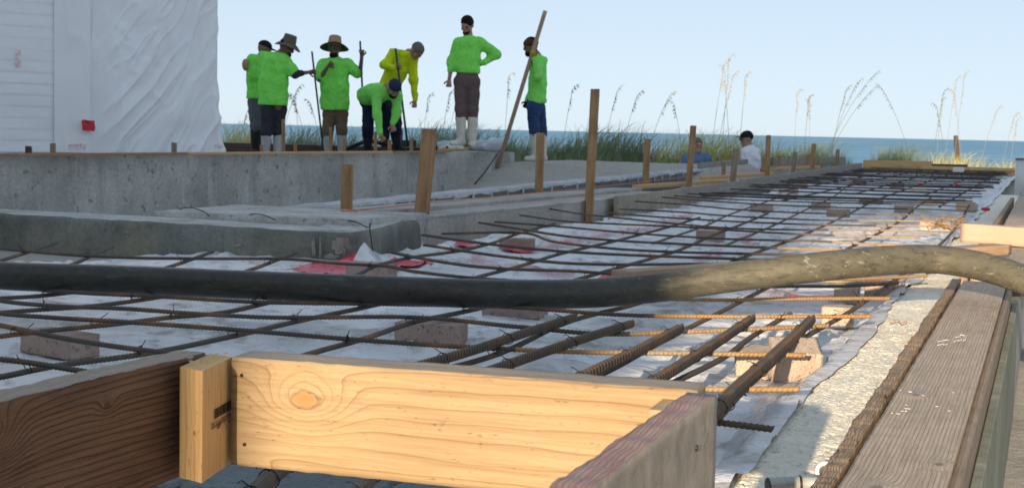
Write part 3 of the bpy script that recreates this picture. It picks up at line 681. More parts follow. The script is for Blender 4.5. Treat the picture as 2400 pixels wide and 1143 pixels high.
# ------------------------------------------------------------------ bricks
def brick_mesh(seed, m, L_=.19, W_=.09, H_=.057):
    me = rough_box(L_, W_, H_, .006, .0016, seed, m, style='rough')
    return me
bk = [brick_mesh(s_, mt['brick'] if s_ % 3 else mt['brick2']) for s_ in range(5)]
def brick(px, pyb, z, yaw, kind, label, sx=1., tilt=0., sz=1.):
    q = P(px, pyb, z); o = link('brick', bk[kind]); q = q + fh * .045
    o.location = (q[0], q[1], z + .0285 * sz + (.02 if tilt else 0)); o.rotation_euler = (tilt, 0, yaw); o.scale = (sx, 1, sz)
    return tag(o, label, 'brick', 'bricks holding up the bars')
BR = [(127, 836, -.28, 1, 'pinkish brick on the plastic at the far left, alone', 1.05), (1008, 809, .0, 2, 'pinkish brick between crossing bars above the light front board', .95),
 (1207, 745, .0, 4, 'brick peeking out from under the middle of the hose', 1.), (868, 652, .1, 1, 'brick beside the red film, just behind the hose', .95),
 (1212, 587, .25, 2, 'reddish brick under bars near the concrete footing', .9), (1668, 566, .1, 4, 'brick under the bars behind the plank, near the pink print', .8),
 (1787, 497, .1, 1, 'brick under a bar row left of the middle of the mat', .9), (1926, 492, .1, 2, 'brick in the middle of the mat, second of a diagonal pair', .8),
 (2045, 479, .1, 4, 'long dark brick in the upper middle of the mat', 1.1), (1968, 509, .1, 1, 'brick with pale specks at a tied crossing in the middle of the mat', .9),
 (1874, 440, .1, 2, 'brick far back near the weathered form boards', 1.), (1850, 455, .1, 3, 'pale tan brick far back near the weathered form boards', 1.), (2016, 434, .1, 4, 'small far brick below the first yellow end board', .9),
 (2104, 441, .1, 1, 'far brick left of the two red caps', .9), (2122, 499, .1, 2, 'brick halfway between mat middle and the sunlit bar ends', .8), (2270, 494, .1, 0, 'brick by the red cap near the sunlit bar ends', .9)]
for (px, py, yw, kd, lb, sx) in BR: brick(px, py, .0, yw, kd, lb, sx)
brick(1970, 765, .0, .05, 3, 'sunlit tan brick nearest the pale concrete strip, under a bar', .5, 0, 1.05)
brick(1992, 713, .0, .05, 0, 'small sunlit tan brick behind the first tan brick', .45)
brick(2080, 702, .0, .08, 1, 'dark brick in the hose shade on the edge of the pale strip', .75, 0, 1.1)
brick(1868, 905, -.01, .35, 0, 'large sunlit tan brick tilted on edge under the thick bars', .62, .35, 1.35)
brick(1785, 903, -.01, -.3, 3, 'half hidden tan brick left of the tilted one, behind the thickest bar', .45, .1, 1.1)
brick(2195, 541, .0, .05, 3, 'bright sunlit brick under orange bars near the rusty wire tangle', 1.0)
q = P(1189, 366, .13); b = MB(); b.box((q[0], q[1], .18), (.09, .09, .09), rz=.3, bev=.004); tag(b.build('brick', mt['cap_r']), 'red brown brick at the end of the wall beside the white bag', 'brick')

# ------------------------------------------------------------------ plastic sheet
def sheet_z(x, y):
    wx = x + .10 * vn(x * 2.1, y * 2.1, 0, 31); wy = y + .10 * vn(x * 2.3, y * 2.3, 0, 32)
    r1 = 1 - np.abs(vn(wx * 2.2, wy * 3.6, 0, 33)); r2 = 1 - np.abs(vn(wx * 5.1, wy * 7.3, 0, 34)); r3 = 1 - np.abs(vn(wx * 13, wy * 17, 0, 35))
    return .021 * r1**7 + .013 * r2**6 + .005 * r3**4 + .008 * vn(x * 1.3, y * 1.3, 0, 36) - .010 - .085 * sm(-3.1, -4.6, x) * sm(4.6, 5.6, y)
ax_ = np.arange(-6.5, -.40, .015); ay_ = axis([(1.95, 7, .015), (7, 13, .035), (13, 26.4, .12)])
X, Y = np.meshgrid(ax_, ay_)
edge_r = -.455 + .016 * vn(Y * 2.2, Y * 0, 0, 41) + .006 * vn(Y * 8, Y * 0, 0, 42)
X = X + (edge_r - ax_[-1]) * sm(-1.2, ax_[-1], X); Z = sheet_z(X, Y)
Z = np.maximum(Z + .038 * sm(-.09, -.02, X - edge_r), np.where(X > -.50, .0385, -1))
Fg = gridf(len(ax_), len(ay_)); cx_ = X.ravel()[Fg].mean(1); cy_ = Y.ravel()[Fg].mean(1)
er = edge_r.ravel()[Fg].mean(1)
by = np.interp(cx_, [-9, -6.5, -4.4, -3.2, -2.94, -2.88, -2.8], [5.90, 5.89, 5.86, 5.76, 5.76, 5.84, 40])
front = np.interp(cx_, [-7, -1.3, -.9, -.4], [2.5, 2.5, 2.45, 2.0]) + .05 * vn(cx_ * 6, cx_ * 0, 0, 3)
ledge = -2.96 + .16 * vn(cy_ * 1.5, cy_ * 0, 0, 44) + .06 * vn(cy_ * 6, cy_ * 0, 0, 46) + .012 * (cy_ - 7)
keep = (cy_ < by + .05) & (cy_ > front) & ((cy_ < 6) | (cx_ > ledge))
Fg = Fg[keep]; used = np.unique(Fg); re_ = np.zeros(X.size, int); re_[used] = np.arange(len(used))
V = np.stack([X.ravel(), Y.ravel(), Z.ravel()], 1)[used]
ps = link('plastic_sheet', mesh('plastic_sheet', V, re_[Fg], mt['plastic'], True))
tag(ps, 'crumpled dirty white plastic sheet spread under the steel bars', 'plastic sheet')
def film(pix, m, name='red_film', label=None, zo=.012, step=.02, amp=.010):
    """crumpled patch filling a photo outline on the sheet"""
    W = np.array([P(x, y, .005)[:2] for x, y in pix]); mn = W.min(0); mx_ = W.max(0)
    gx = np.arange(mn[0], mx_[0] + step, step); gy = np.arange(mn[1], mx_[1] + step, step); XX, YY = np.meshgrid(gx, gy)
    fx = gridf(len(gx), len(gy)); cxx = XX.ravel()[fx].mean(1) + .02 * vn(XX.ravel()[fx].mean(1) * 20, YY.ravel()[fx].mean(1) * 20, 0, 2); cyy = YY.ravel()[fx].mean(1)
    ins = np.zeros(len(cxx), bool); j = len(W) - 1
    for i in range(len(W)):
        c_ = ((W[i, 1] > cyy) != (W[j, 1] > cyy)) & (cxx < (W[j, 0] - W[i, 0]) * (cyy - W[i, 1]) / (W[j, 1] - W[i, 1] + 1e-9) + W[i, 0]); ins ^= c_; j = i
    fx = fx[ins]
    if len(fx) == 0: return
    us = np.unique(fx); rr_ = np.zeros(XX.size, int); rr_[us] = np.arange(len(us))
    ZZ = sheet_z(XX, YY) + zo + amp * np.abs(fbm(XX * 9, YY * 9, 0, 7))
    o = link(name, mesh(name, np.stack([XX.ravel(), YY.ravel(), ZZ.ravel()], 1)[us], rr_[fx], m, True), ps)
    if label: o['label'] = label
film([(630, 640), (720, 628), (790, 616), (812, 607), (850, 612), (868, 640), (820, 646), (700, 643)], mt['red'], label='bright red crumpled film beside the concrete beam', zo=.015, amp=.018)
film([(880, 632), (930, 616), (1010, 610), (1020, 618), (960, 628), (925, 634)], mt['red'], 'red_film')
film([(1098, 600), (1112, 596), (1140, 610), (1200, 620), (1270, 630), (1340, 640), (1330, 646), (1230, 636), (1150, 624), (1108, 612)], mt['pink'], 'faded_print')
film([(1062, 572), (1120, 573), (1118, 579), (1066, 577)], mt['red'], 'red_film')
film([(1170, 580), (1240, 584), (1255, 592), (1190, 590)], mt['red'], 'red_film')
film([(1250, 580), (1330, 560), (1440, 545), (1450, 553), (1340, 574), (1262, 590)], mt['pink'], 'faded_print')
film([(1440, 548), (1530, 530), (1620, 505), (1625, 512), (1540, 540), (1450, 556)], mt['pink'], 'faded_print')
film([(1625, 590), (1690, 586), (1695, 615), (1628, 616)], mt['pink'], 'faded_print')
film([(1725, 556), (1745, 552), (1780, 572), (1770, 578), (1740, 570)], mt['pink'], 'faded_print')
film([(1845, 688), (1900, 690), (1950, 694), (1985, 678), (2010, 684), (1995, 694), (1930, 700), (1860, 698)], mt['red'], 'red_film')
film([(1700, 690), (1760, 684), (1850, 680), (1880, 692), (1790, 694)], mt['pink'], 'faded_print')
film([(80, 705), (150, 697), (160, 703), (90, 712)], mt['pink'], 'faded_print')
film([(1400, 650), (1450, 640), (1452, 655), (1410, 658)], mt['red'], 'red_film')
# flap by the beam corner, standing
def ribbon(name, rows, m, parent, label=None):
    """rows: list of polylines (same count), lofted"""
    A_ = np.array(rows); n0, n1 = A_.shape[:2]
    o = link(name, mesh(name, A_.reshape(-1, 3), gridf(n1, n0), m, True), parent)
    if label: o['label'] = label
    return o
def crumple(rows, a=.006, s_=12, sd=1):
    A_ = np.array(rows); A_[..., 0] += a * vn(A_[..., 0] * s_, A_[..., 1] * s_, A_[..., 2] * s_, sd); A_[..., 1] += a * vn(A_[..., 0] * s_, A_[..., 1] * s_, A_[..., 2] * s_, sd + 1)
    return A_
def loft(c0, c1, n=14, k=10):
    a = spline(c0, .01); b_ = spline(c1, .01); a = a[np.linspace(0, len(a) - 1, n).astype(int)]; b_ = b_[np.linspace(0, len(b_) - 1, n).astype(int)]
    return [a + (b_ - a) * t for t in np.linspace(0, 1, k)]
top = Q(855, 566, 6.3); bl = P(822, 625, .0); br = P(905, 622, .0)
ribbon('standing_flap', crumple([[top + (bl - top) * t + (br - bl) * t * u + np.array([0, .02 * math.sin(u * 9), 0]) * t for u in np.linspace(0, 1, 12)] for t in np.linspace(0.03, 1, 12)], .008, 16), mt['plastic'], ps)
# clear flap by the pale strip
a0 = P(1905, 870, .04); a1 = P(1840, 915, .03); a2 = P(1800, 950, .035); a3 = P(1760, 1040, .035); a4 = P(1715, 1150, .035)
b0 = P(1860, 900, .01); b1 = P(1780, 930, .0); b2 = P(1755, 960, .0); b3 = P(1700, 1040, .0); b4 = P(1690, 1150, .0)
ribbon('clear_flap', crumple(loft([a0, a1, a2, a3, a4], [b0, b1, b2, b3, b4], 40, 12), .006, 25), mt['clear'], ps)

# small concrete footing seen under the box form
cf = empty('concrete_block', (-1.3, 2.0, -.3), 'dark concrete footing blocks glimpsed under the pine board', 'concrete footing')
for k, (x0, x1) in enumerate(((-1.9, -1.32), (-1.315, -1.0), (-.995, -.72), (-.715, -.50))):
    b = MB(); b.box(((x0 + x1) / 2 + 1.3, .25 + .01 * k, .15), (x1 - x0, .5, .30), bev=.006); b.build('block', mt['block'], cf)

# ------------------------------------------------------------------ pale concrete strip, lath, planks
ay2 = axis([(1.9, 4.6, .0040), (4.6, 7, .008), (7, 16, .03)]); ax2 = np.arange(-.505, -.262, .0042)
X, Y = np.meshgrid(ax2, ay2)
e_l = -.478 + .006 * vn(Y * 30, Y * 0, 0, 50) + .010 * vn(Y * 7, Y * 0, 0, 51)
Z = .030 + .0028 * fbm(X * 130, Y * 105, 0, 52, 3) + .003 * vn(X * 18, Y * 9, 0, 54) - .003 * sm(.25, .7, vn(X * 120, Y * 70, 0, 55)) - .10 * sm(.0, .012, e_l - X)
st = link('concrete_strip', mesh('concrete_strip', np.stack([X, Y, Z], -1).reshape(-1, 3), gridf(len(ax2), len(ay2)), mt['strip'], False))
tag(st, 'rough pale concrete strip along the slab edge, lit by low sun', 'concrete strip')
# rough lath with bark-like edge (two lengths)
def place_long(me, name, x, y0, y1, z, label, cat, parent=None, skew=0.):
    o = link(name, me, parent); o.location = (x, (y0 + y1) / 2, z); o.rotation_euler = (0, 0, R(90) + skew); return tag(o, label, cat) if label else o
la = rough_box(3.75, .030, .085, .0045, .0022, 61, mt['bark'], edge=.0045)
place_long(la, 'rough_lath', -.274, 1.45, 5.2, .072, 'splintered rough batten between the pale strip and the wide plank', 'batten', skew=.002)
pl = rough_box(3.55, .136, .038, .0075, 0., 63, mt['plank'], edge=.0012)
place_long(pl, 'wide_plank', -.178, 1.5, 5.05, .103, 'wide weathered grey brown plank laid flat on the form edge', 'plank', skew=.001)
# second board under plank, right
pe = rough_box(3.7, .016, .09, .01, .0004, 65, mt['plank_edge'], edge=.002)
place_long(pe, 'edge_board', -.1015, 1.4, 5.1, .066, 'narrow pine board on edge under the wide plank', 'board')
b = MB(); b.box((0, 0, 0), (3.9, .018, .44), bev=.002); pn = b.build('plywood_sheet', mt['panel']); pn.location = (-.083, 3.3, -.170); pn.rotation_euler = (0, 0, R(90)); tag(pn, 'greenish plywood form panel dropping into the trench beside the plank', 'form panel')
# fill under the plank and strip
b = MB(); b.box((-.16, 9, -.17), (.17, 15.2, .36)); tag(b.build('concrete_curb', mt['conc3']), 'buried concrete curb under the planks on the slab edge', 'curb')
b = MB(); b.box((0, 0, 0), (.35, 15, .40)); o = b.build('earth_bank', mt['sand']); o.location = (-.42, 9, -.235); tag(o, kind='structure')
# farther planks beyond the hose
for (y0, y1, x, wd, z, m, lb) in [(5.35, 8.4, -.12, .24, .10, 'plank', 'pale plank on the slab edge just past the crossing timber'), (8.42, 13.0, -.10, .24, .105, 'plank', 'far sunlit plank on the slab edge before the white post')]:
    me = rough_box(y1 - y0, wd, .038, .02, .0008, int(y0 * 10), mt[m], edge=.003); place_long(me, 'edge_plank', x, y0, y1, z, lb, 'plank')
place_long(rough_box(7.4, .028, .075, .02, .001, 67, mt['plank_edge'], edge=.002), 'rough_lath', -.27, 5.45, 12.9, .08, 'light batten beside the far edge planks', 'batten')
# crossing timber (pinkish) at right and block beneath
def timber(p0, p1, wd, th, m, label, name='timber', seed=1, tiltx=0.):
    p0 = np.array(p0, float); p1 = np.array(p1, float); v = p1 - p0; L_ = np.linalg.norm(v); xa = v / L_; za = np.array([0, 0, 1.]); ya = np.cross(za, xa); ya /= np.linalg.norm(ya); za = np.cross(xa, ya)
    if tiltx: c_, s_ = math.cos(tiltx), math.sin(tiltx); ya, za = ya * c_ + za * s_, za * c_ - ya * s_
    me = rough_box(L_, wd, th, .012, .0008, seed, m, edge=.0015); o = link(name, me); c = (p0 + p1) / 2
    o.matrix_world = Matrix(((xa[0], ya[0], za[0], c[0]), (xa[1], ya[1], za[1], c[1]), (xa[2], ya[2], za[2], c[2]), (0, 0, 0, 1)))
    return tag(o, label, 'timber')
mt['pinkwood'] = wood('pink_timber', (.62, .42, .30), (.50, .32, .22), 60, warp=.03, seed=71, dirt=.08, bump=.4)
timber(P(2264, 546, .165) + np.array([0, .05, 0]), P(2470, 562, .165) + np.array([0, .05, 0]), .10, .085, mt['pinkwood'], 'thick pale pinkish timber lying across the edge planks', seed=73)
mt['liepine'] = wood('lying_pine', (.50, .33, .20), (.30, .16, .08), 60, ((.2, 0, .01, .02),), warp=.03, grey=.25, seed=75, dirt=.2)
timber(P(1452, 648, .115), P(2349, 583, .155), .088, .038, mt['liepine'], 'long pine stud lying across the bars behind the hose', seed=77)
# white post at the right edge
wp = empty('white_post', tuple(P(2392, 458, .10)), 'white plastic post at the right edge beside the far planks', 'post')
b = MB(); b.tube([(0, 0, 0), (0, 0, .32)], .055, 20); b.build('pipe', mt['pvc'], wp, True); b = MB(); b.tube([(0, 0, .32), (0, 0, .335)], .06, 20); b.build('cap', mt['grey'], wp)
b = MB(); b.tube([(-.02, -.058, -.02), (-.02, -.058, .025)], .008, 8); b.build('drain_spout', mt['pvc'], wp)
# conduit at the bottom and pvc in the trench
cn = empty('metal_conduit', tuple(P(1815, 1150, .055)), 'short threaded metal conduit with coupling lying on the pale strip', 'conduit')
o0 = P(1815, 1150, .055); q0 = P(1800, 1137, .05) - o0; q1 = P(1872, 1133, .05) - o0; q2 = P(1960, 1132, .052) - o0
t = np.linspace(0, 1, 25); b = MB(); b.tube([q0 + (q1 - q0) * a for a in t], .0125 + .001 * np.sin(t * 60), 20, cap=False); b.tube([q1 + (q0 - q1) * a for a in t], .010 - .0 * t, 16, cap=False); b.build('coupling', mt['metal'], cn, True)
b = MB(); b.tube([q1, q1 + (q2 - q1) * .06], .0135, 20); b.build('ring', mt['wire'], cn, True)
b = MB(); b.tube([q1 + (q2 - q1) * .04, q2], .0105, 20); b.build('pipe', mt['metal'], cn, True)
cl_ = MB(); c0 = P(1935, 1105, .045); cl_.tube([c0 + np.array([.014 * math.cos(a), 0, .014 * math.sin(a)]) for a in np.linspace(0, 2 * math.pi, 24)], .004, 8); tag(cl_.build('conduit_clip', mt['pvc'], None, True), 'small white ring clip beside the metal conduit', 'clip')
b = MB(); b.tube([(.42, .2, -.30), (.42, 3., -.30), (.43, 7, -.3)], .055, 16); tag(b.build('drain_pipe', mt['pvc'], None, True), 'pale grey pipe lying in the trench at the right edge', 'pipe')

# ------------------------------------------------------------------ box form in front
def quad_board(c00, c10, zt, hgt, th, m, name, label, parent=None, n=.006, disp=.0005, seed=1, side=1, mtop=None, edge=.001, slope=0.):
    p0 = np.array(c00[:2]); p1 = np.array(c10[:2]); L_ = np.linalg.norm(p1 - p0); a_ = math.atan2(*(p1 - p0)[::-1]); nrm = np.array([-math.sin(a_), math.cos(a_)]) * side; c = (p0 + p1) / 2 + nrm * th / 2
    me = rough_box(L_, th, hgt, n, disp, seed, m, edge=edge)
    if mtop:
        me.materials.append(mtop)
        mi = np.array([1 if (f.normal[2] > .5) else 0 for f in me.polygons], dtype=np.int32); me.polygons.foreach_set('material_index', mi)
    o = link(name, me, parent); o.location = (c[0], c[1], zt - hgt / 2); o.rotation_euler = (0, slope, a_)
    tag(o, label, 'board'); return o
mt['pine_top'] = wood('pine_top_edge', (.50, .38, .27), (.27, .20, .14), 190, warp=.004, grey=.55, greyc=(.38, .34, .30), seed=81, bump=.8, dirt=.25)
Zb = .34
A_ = P(543, 836, Zb); B_ = P(1634, 916, Zb)
fb = quad_board(A_, B_, Zb, .118, .052, mt['pine'], 'pine_board', 'bright sunlit pine board with a large knot, front side of the box form', n=.005, disp=.0004, seed=83, mtop=mt['pine_top'], edge=.0012)
A2 = P(0, 942, Zb + .0); A2 = A2 + (A2 - P(480, 828, Zb)) * .25; B2 = P(482, 826, Zb)
lbm = quad_board(A2, B2, Zb, .128, .038, mt['brown'], 'brown_board', 'dark brown rough board with knots, left side of the box form', n=.0025, disp=.0011, seed=85, mtop=mt['pine_top'], edge=.0016)
A3 = P(1682, 924, Zb + .002); B3 = A3 + (P(1398, 1143, Zb) - A3) * 1.5
rb_ = quad_board(B3, A3, Zb + .002, .19, .030, mt['plygrey'], 'plywood_board', 'grey plywood board with red stained top edge, right side of the box form', n=.006, disp=.0005, seed=87, side=1, mtop=mt['plyred'], edge=.0022)
# corner post with print
ps0 = empty('corner_post', (0, 0, 0), 'square pine post stamped with dark lettering in the box corner', 'post')
cA = P(424, 868, Zb - .004); cB = P(476, 868, Zb - .004); 
cB = P(475, 869, Zb - .003); cC = P(545, 836, Zb - .003); cA = P(421, 860, Zb - .003)
cD = cA + (cC - cB)
def qprism(pts, z0, z1, name, m, parent, nz=40):
    pts = np.array([p_[:2] for p_ in pts]); k = 10; loop = []
    for i in range(4):
        a, b_ = pts[i], pts[(i + 1) % 4]
        for t in np.linspace(0, 1, k, endpoint=False): loop.append(a + (b_ - a) * t)
    loop = np.array(loop); n = len(loop); V = []; zs = np.linspace(z0, z1, nz)
    for z_ in zs:
        d = .0009 * vn(loop[:, 0] * 60, loop[:, 1] * 60, z_ * 18, 5); c = loop.mean(0); V.append(np.c_[c + (loop - c) * (1 + d * 22)[:, None], np.full(n, z_)])
    V = np.concatenate(V); Fc = []
    for j in range(nz - 1):
        for i in range(n): Fc.append((j * n + i, j * n + (i + 1) % n, (j + 1) * n + (i + 1) % n, (j + 1) * n + i))
    Fc.append(tuple(range(n))[::-1]); Fc.append(tuple(range((nz - 1) * n, nz * n)))
    return link(name, mesh(name, V, Fc, m), parent)
Dc = gdist(cB); zbot = CAM[2] - (Q(483, 1131, Dc)[2] * -1 + CAM[2]) if False else Q(483, 1131, Dc)[2]
ps0.location = (cB[0], cB[1], zbot)
oo = np.array([cB[0], cB[1], zbot])
qprism([cA - oo, cB - oo, cC - oo, cD - oo], 0, Zb - .003 - zbot, 'post', mt['pine_post'], ps0)
def text_mesh(s_, size):
    cu = bpy.data.curves.new('t', 'FONT'); cu.body = s_; cu.size = size; cu.resolution_u = 2
    o = bpy.data.objects.new('t', cu); col.objects.link(o); dg = bpy.context.evaluated_depsgraph_get(); me = bpy.data.meshes.new_from_object(o.evaluated_get(dg))
    bpy.data.objects.remove(o); bpy.data.curves.remove(cu); return me
u = (cC - cB)[:2]; wface = np.linalg.norm(u); u = u / wface; nout = np.array([u[1], -u[0]])
def on_face(s_, z_, off=.0012): return (cB[0] + u[0] * s_ + nout[0] * off - oo[0], cB[1] + u[1] * s_ + nout[1] * off - oo[1], z_ - oo[2])
tm = text_mesh('GreenFirst', .0092); _w = max(v.co.x for v in tm.vertices); tm.transform(Matrix.Scale(wface * .66 / _w, 4)); tm.materials.append(mt['ink'])
o = link('printed_lettering', tm, ps0)
# rotated half a turn: text x runs leftwards on the face, text y downwards
D_ = gdist(cB); zt_ = Q(500, 1013, D_)[2]
def face_m(s_, z_, ang=0., off=.0014):
    p_ = on_face(s_, z_, off); ex = np.array([-u[0], -u[1], 0]); ey = np.array([0, 0, -1.]); c_, q_ = math.cos(ang), math.sin(ang)
    ex2 = ex * c_ + ey * q_; ey2 = ey * c_ - ex * q_; ez = np.cross(ex2, ey2)
    return Matrix(((ex2[0], ey2[0], ez[0], p_[0]), (ex2[1], ey2[1], ez[1], p_[1]), (ex2[2], ey2[2], ez[2], p_[2]), (0, 0, 0, 1)))
o.matrix_local = face_m(wface * .92, zt_ + .0045, 0.)
b = MB(); xx = 0
rb2 = random.Random(3)
while xx < wface * .58:
    w_ = rb2.choice((.0004, .0007, .0011)); b.box((xx + w_ / 2, .0, 0), (w_, .0105, .0002)); xx += w_ + rb2.choice((.0005, .0008, .0012))
o = b.build('printed_barcode', mt['ink'], ps0); o.matrix_local = face_m(wface * .92, zt_ + .0125, 0.)
# small corner cleat at right corner of box
c_ = P(1585, 936, .33); cx0_ = P(1508, 966, .33)[0]; cl = rough_box(.034, .064, .10, .006, .0003, 91, mt['pine_end']); o = link('corner_cleat', cl); o.location = (cx0_ + .017, c_[1] - .031, .33 - .05); o.rotation_euler = (0, 0, .03); tag(o, 'small pine block nailed in the right corner of the box form', 'block')
# splinters on the post top
b = MB()
for k in range(16):
    p_ = np.array([cA[0] + (cC - cA)[0] * random.random(), cA[1] + (cC - cA)[1] * random.random() + .01, Zb + .001]); d = np.array([random.uniform(-1, 1), random.uniform(-1, 1), .3 * random.random()]) * .004
    b.tube([p_ - d, p_, p_ + d], [.0003, .0009, .0003], 4)
b.build('splinters', mt['chip'])['kind'] = 'stuff'
# nail holes in plywood end
for (px, py) in ((1666, 960),):
    q = P(px, py, Zb - .04)
for (dx, dz) in ((.245, .035), (.25, -.03), (-.24, .04), (-.236, -.035)):
    b = MB(); b.tube([(dx, -.0262, dz), (dx, -.0275, dz)], [.0021, .0018], 10); b.build('nail_head', mt['wire'], fb)
for (dx, dz) in ((.21, .06), (.212, .0), (.20, -.05)):
    b = MB(); b.tube([(dx, -.0152, dz), (dx, -.0162, dz)], [.003, .0028], 10); b.build('nail_head', mt['wire'], rb_)
# paint strokes on the plank
def stroke(b, pts, r=.0012):
    q = [P(x, y, .1245) for x, y in pts]; b.tube(q, r, 5)
b = MB()
for pts in ([(2198, 800), (2210, 798)], [(2198, 808), (2212, 806)], [(2208, 798), (2212, 808), (2220, 806)], [(2212, 797), (2222, 796)],
            [(2236, 800), (2246, 797)], [(2240, 790), (2250, 788), (2254, 796), (2246, 798)], [(2250, 784), (2262, 786), (2258, 798)], [(2262, 796), (2266, 786)]): stroke(b, pts)
tag(b.build('chalk_marks', mt['chalk']), 'white chalk scribble on the wide weathered plank', 'chalk mark')
# mud spots and pebbles on plank
b = MB()
for k in range(14):
    q = P(2100 + 120 * random.random() + (random.random() - .5) * 60, 940 + (random.random() - .5) * 60, .1235); b.box(q, (.002 + .003 * random.random(), .002 + .004 * random.random(), .001), rz=random.random() * 3)
b.build('grout_specks', mt['chalk'])['kind'] = 'stuff'

# ------------------------------------------------------------------ rebar
def bar_mesh(pts, r, pitch=.0085, ribh=.0011, n=9, m=None, m2=None):
    d = np.linalg.norm(np.diff(pts, axis=0), axis=1).sum(); c = spline(pts, pitch / 4.); k = len(c)
    T = np.gradient(c, axis=0); T /= np.linalg.norm(T, axis=1)[:, None]; N = np.cross(T, [0, 0, 1.]); N /= np.linalg.norm(N, axis=1)[:, None]; B = np.cross(N, T)
    a = np.linspace(0, 2 * math.pi, n, endpoint=False); ph = np.arange(k) % 4
    rib = np.where(ph == 0, ribh, np.where((ph == 1) | (ph == 3), ribh * .25, 0.))
    rad = r + rib[:, None] * (np.abs(np.cos(a))[None] > .15) + .0
    sh = .0028 * np.sin(a)[None, :, None] * T[:, None]          # slanted ribs
    rad = rad + np.where(np.abs(np.abs(np.cos(a - (.9 if m2 else 0))) - 1) < .08, ribh * .8, 0)[None]
    V = c[:, None] + (N[:, None] * np.cos(a)[None, :, None] + B[:, None] * np.sin(a)[None, :, None]) * rad[..., None] + sh
    i = np.arange(k - 1)[:, None] * n; j = np.arange(n)[None]; j2 = (j + 1) % n
    Fc = np.stack([i + j, i + n + j, i + n + j2, i + j2], -1).reshape(-1, 4)
    V = V.reshape(-1, 3); V = np.r_[V, [c[0]], [c[-1]]]
    cap = [[len(V) - 2, jj, (jj + 1) % n, len(V) - 2] for jj in range(0)]
    Fl = Fc.tolist() + [tuple(range(n))] + [tuple(range((k - 1) * n, k * n))[::-1]]
    me = mesh('rebar', V[:-2], Fl, m); me.polygons.foreach_set('use_smooth', np.ones(len(me.polygons), dtype=bool))
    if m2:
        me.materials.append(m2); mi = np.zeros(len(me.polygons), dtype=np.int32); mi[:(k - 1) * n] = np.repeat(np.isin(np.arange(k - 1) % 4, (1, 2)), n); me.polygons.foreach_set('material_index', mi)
    return me
mat_e = empty('rebar_mat', (-1.6, 3., 0), 'tied mat of thin steel bars laid over bricks and plastic', 'rebar mat')
ZA, ZB_ = .0905, .076; mo = np.array([-1.6, 3., 0])
A_px = [[(-60, 838), (0, 845), (250, 877), (900, 945), (1700, 993), (1810, 1008)],
 [(-60, 752), (0, 763), (198, 798), (424, 830), (900, 880), (1300, 900), (1640, 908), (1872, 913)],
 [(-60, 727), (0, 733), (113, 741), (291, 756), (565, 775), (850, 794), (1100, 812), (1320, 826), (1600, 828), (1886, 829)],
 [(-60, 694), (0, 702), (170, 719), (283, 725), (463, 734), (600, 740), (1000, 746), (1220, 768), (1420, 780), (1600, 776), (1940, 765)],
 [(-60, 662), (0, 668), (186, 688), (367, 695), (600, 705), (900, 712), (1200, 722), (1460, 737), (1700, 739), (2040, 742)],
 [(-60, 640), (600, 672), (1200, 688), (1500, 696), (1654, 701), (1850, 702), (2083, 700)],
 [(1200, 668), (1600, 676), (1838, 671), (1980, 668), (2104, 664)], [(1500, 655), (1900, 655), (2000, 652), (2172, 645)],
 [(-60, 578), (0, 582), (300, 602), (500, 607), (685, 609), (795, 616), (887, 621), (979, 639), (1086, 650), (1300, 660), (1500, 664)],
 [(910, 590), (972, 601), (1194, 630), (1360, 638), (1447, 642), (1600, 645)],
 [(994, 573), (1200, 602), (1350, 619), (1458, 621), (1605, 617), (1900, 618)],
 [(990, 549), (1145, 572), (1325, 591), (1700, 605), (1900, 610)], [(1036, 547), (1205, 546), (1318, 570), (1440, 581), (1577, 590), (1750, 596), (1950, 599)],
 [(1123, 522), (1214, 537), (1360, 556), (1450, 563), (1620, 574), (1750, 579), (2000, 585)], [(1160, 521), (1300, 530), (1498, 546), (1700, 560), (1950, 568)],
 [(1219, 505), (1360, 520), (1436, 524), (1600, 533), (1800, 545), (2000, 552)], [(1266, 485), (1370, 501), (1457, 512), (1562, 523), (1700, 533), (1900, 538), (2100, 542)],
 [(1426, 498), (1540, 508), (1700, 519), (1900, 526), (2100, 528)], [(1452, 489), (1600, 498), (1700, 506), (1900, 514), (2100, 517)],
 [(1489, 472), (1600, 480), (1750, 492), (1950, 500), (2100, 504)], [(1522, 460), (1700, 474), (1900, 483), (2100, 489)],
 [(1547, 457), (1700, 466), (1900, 473), (2150, 480)], [(1568, 450), (1700, 458), (1900, 464), (2150, 471)]]
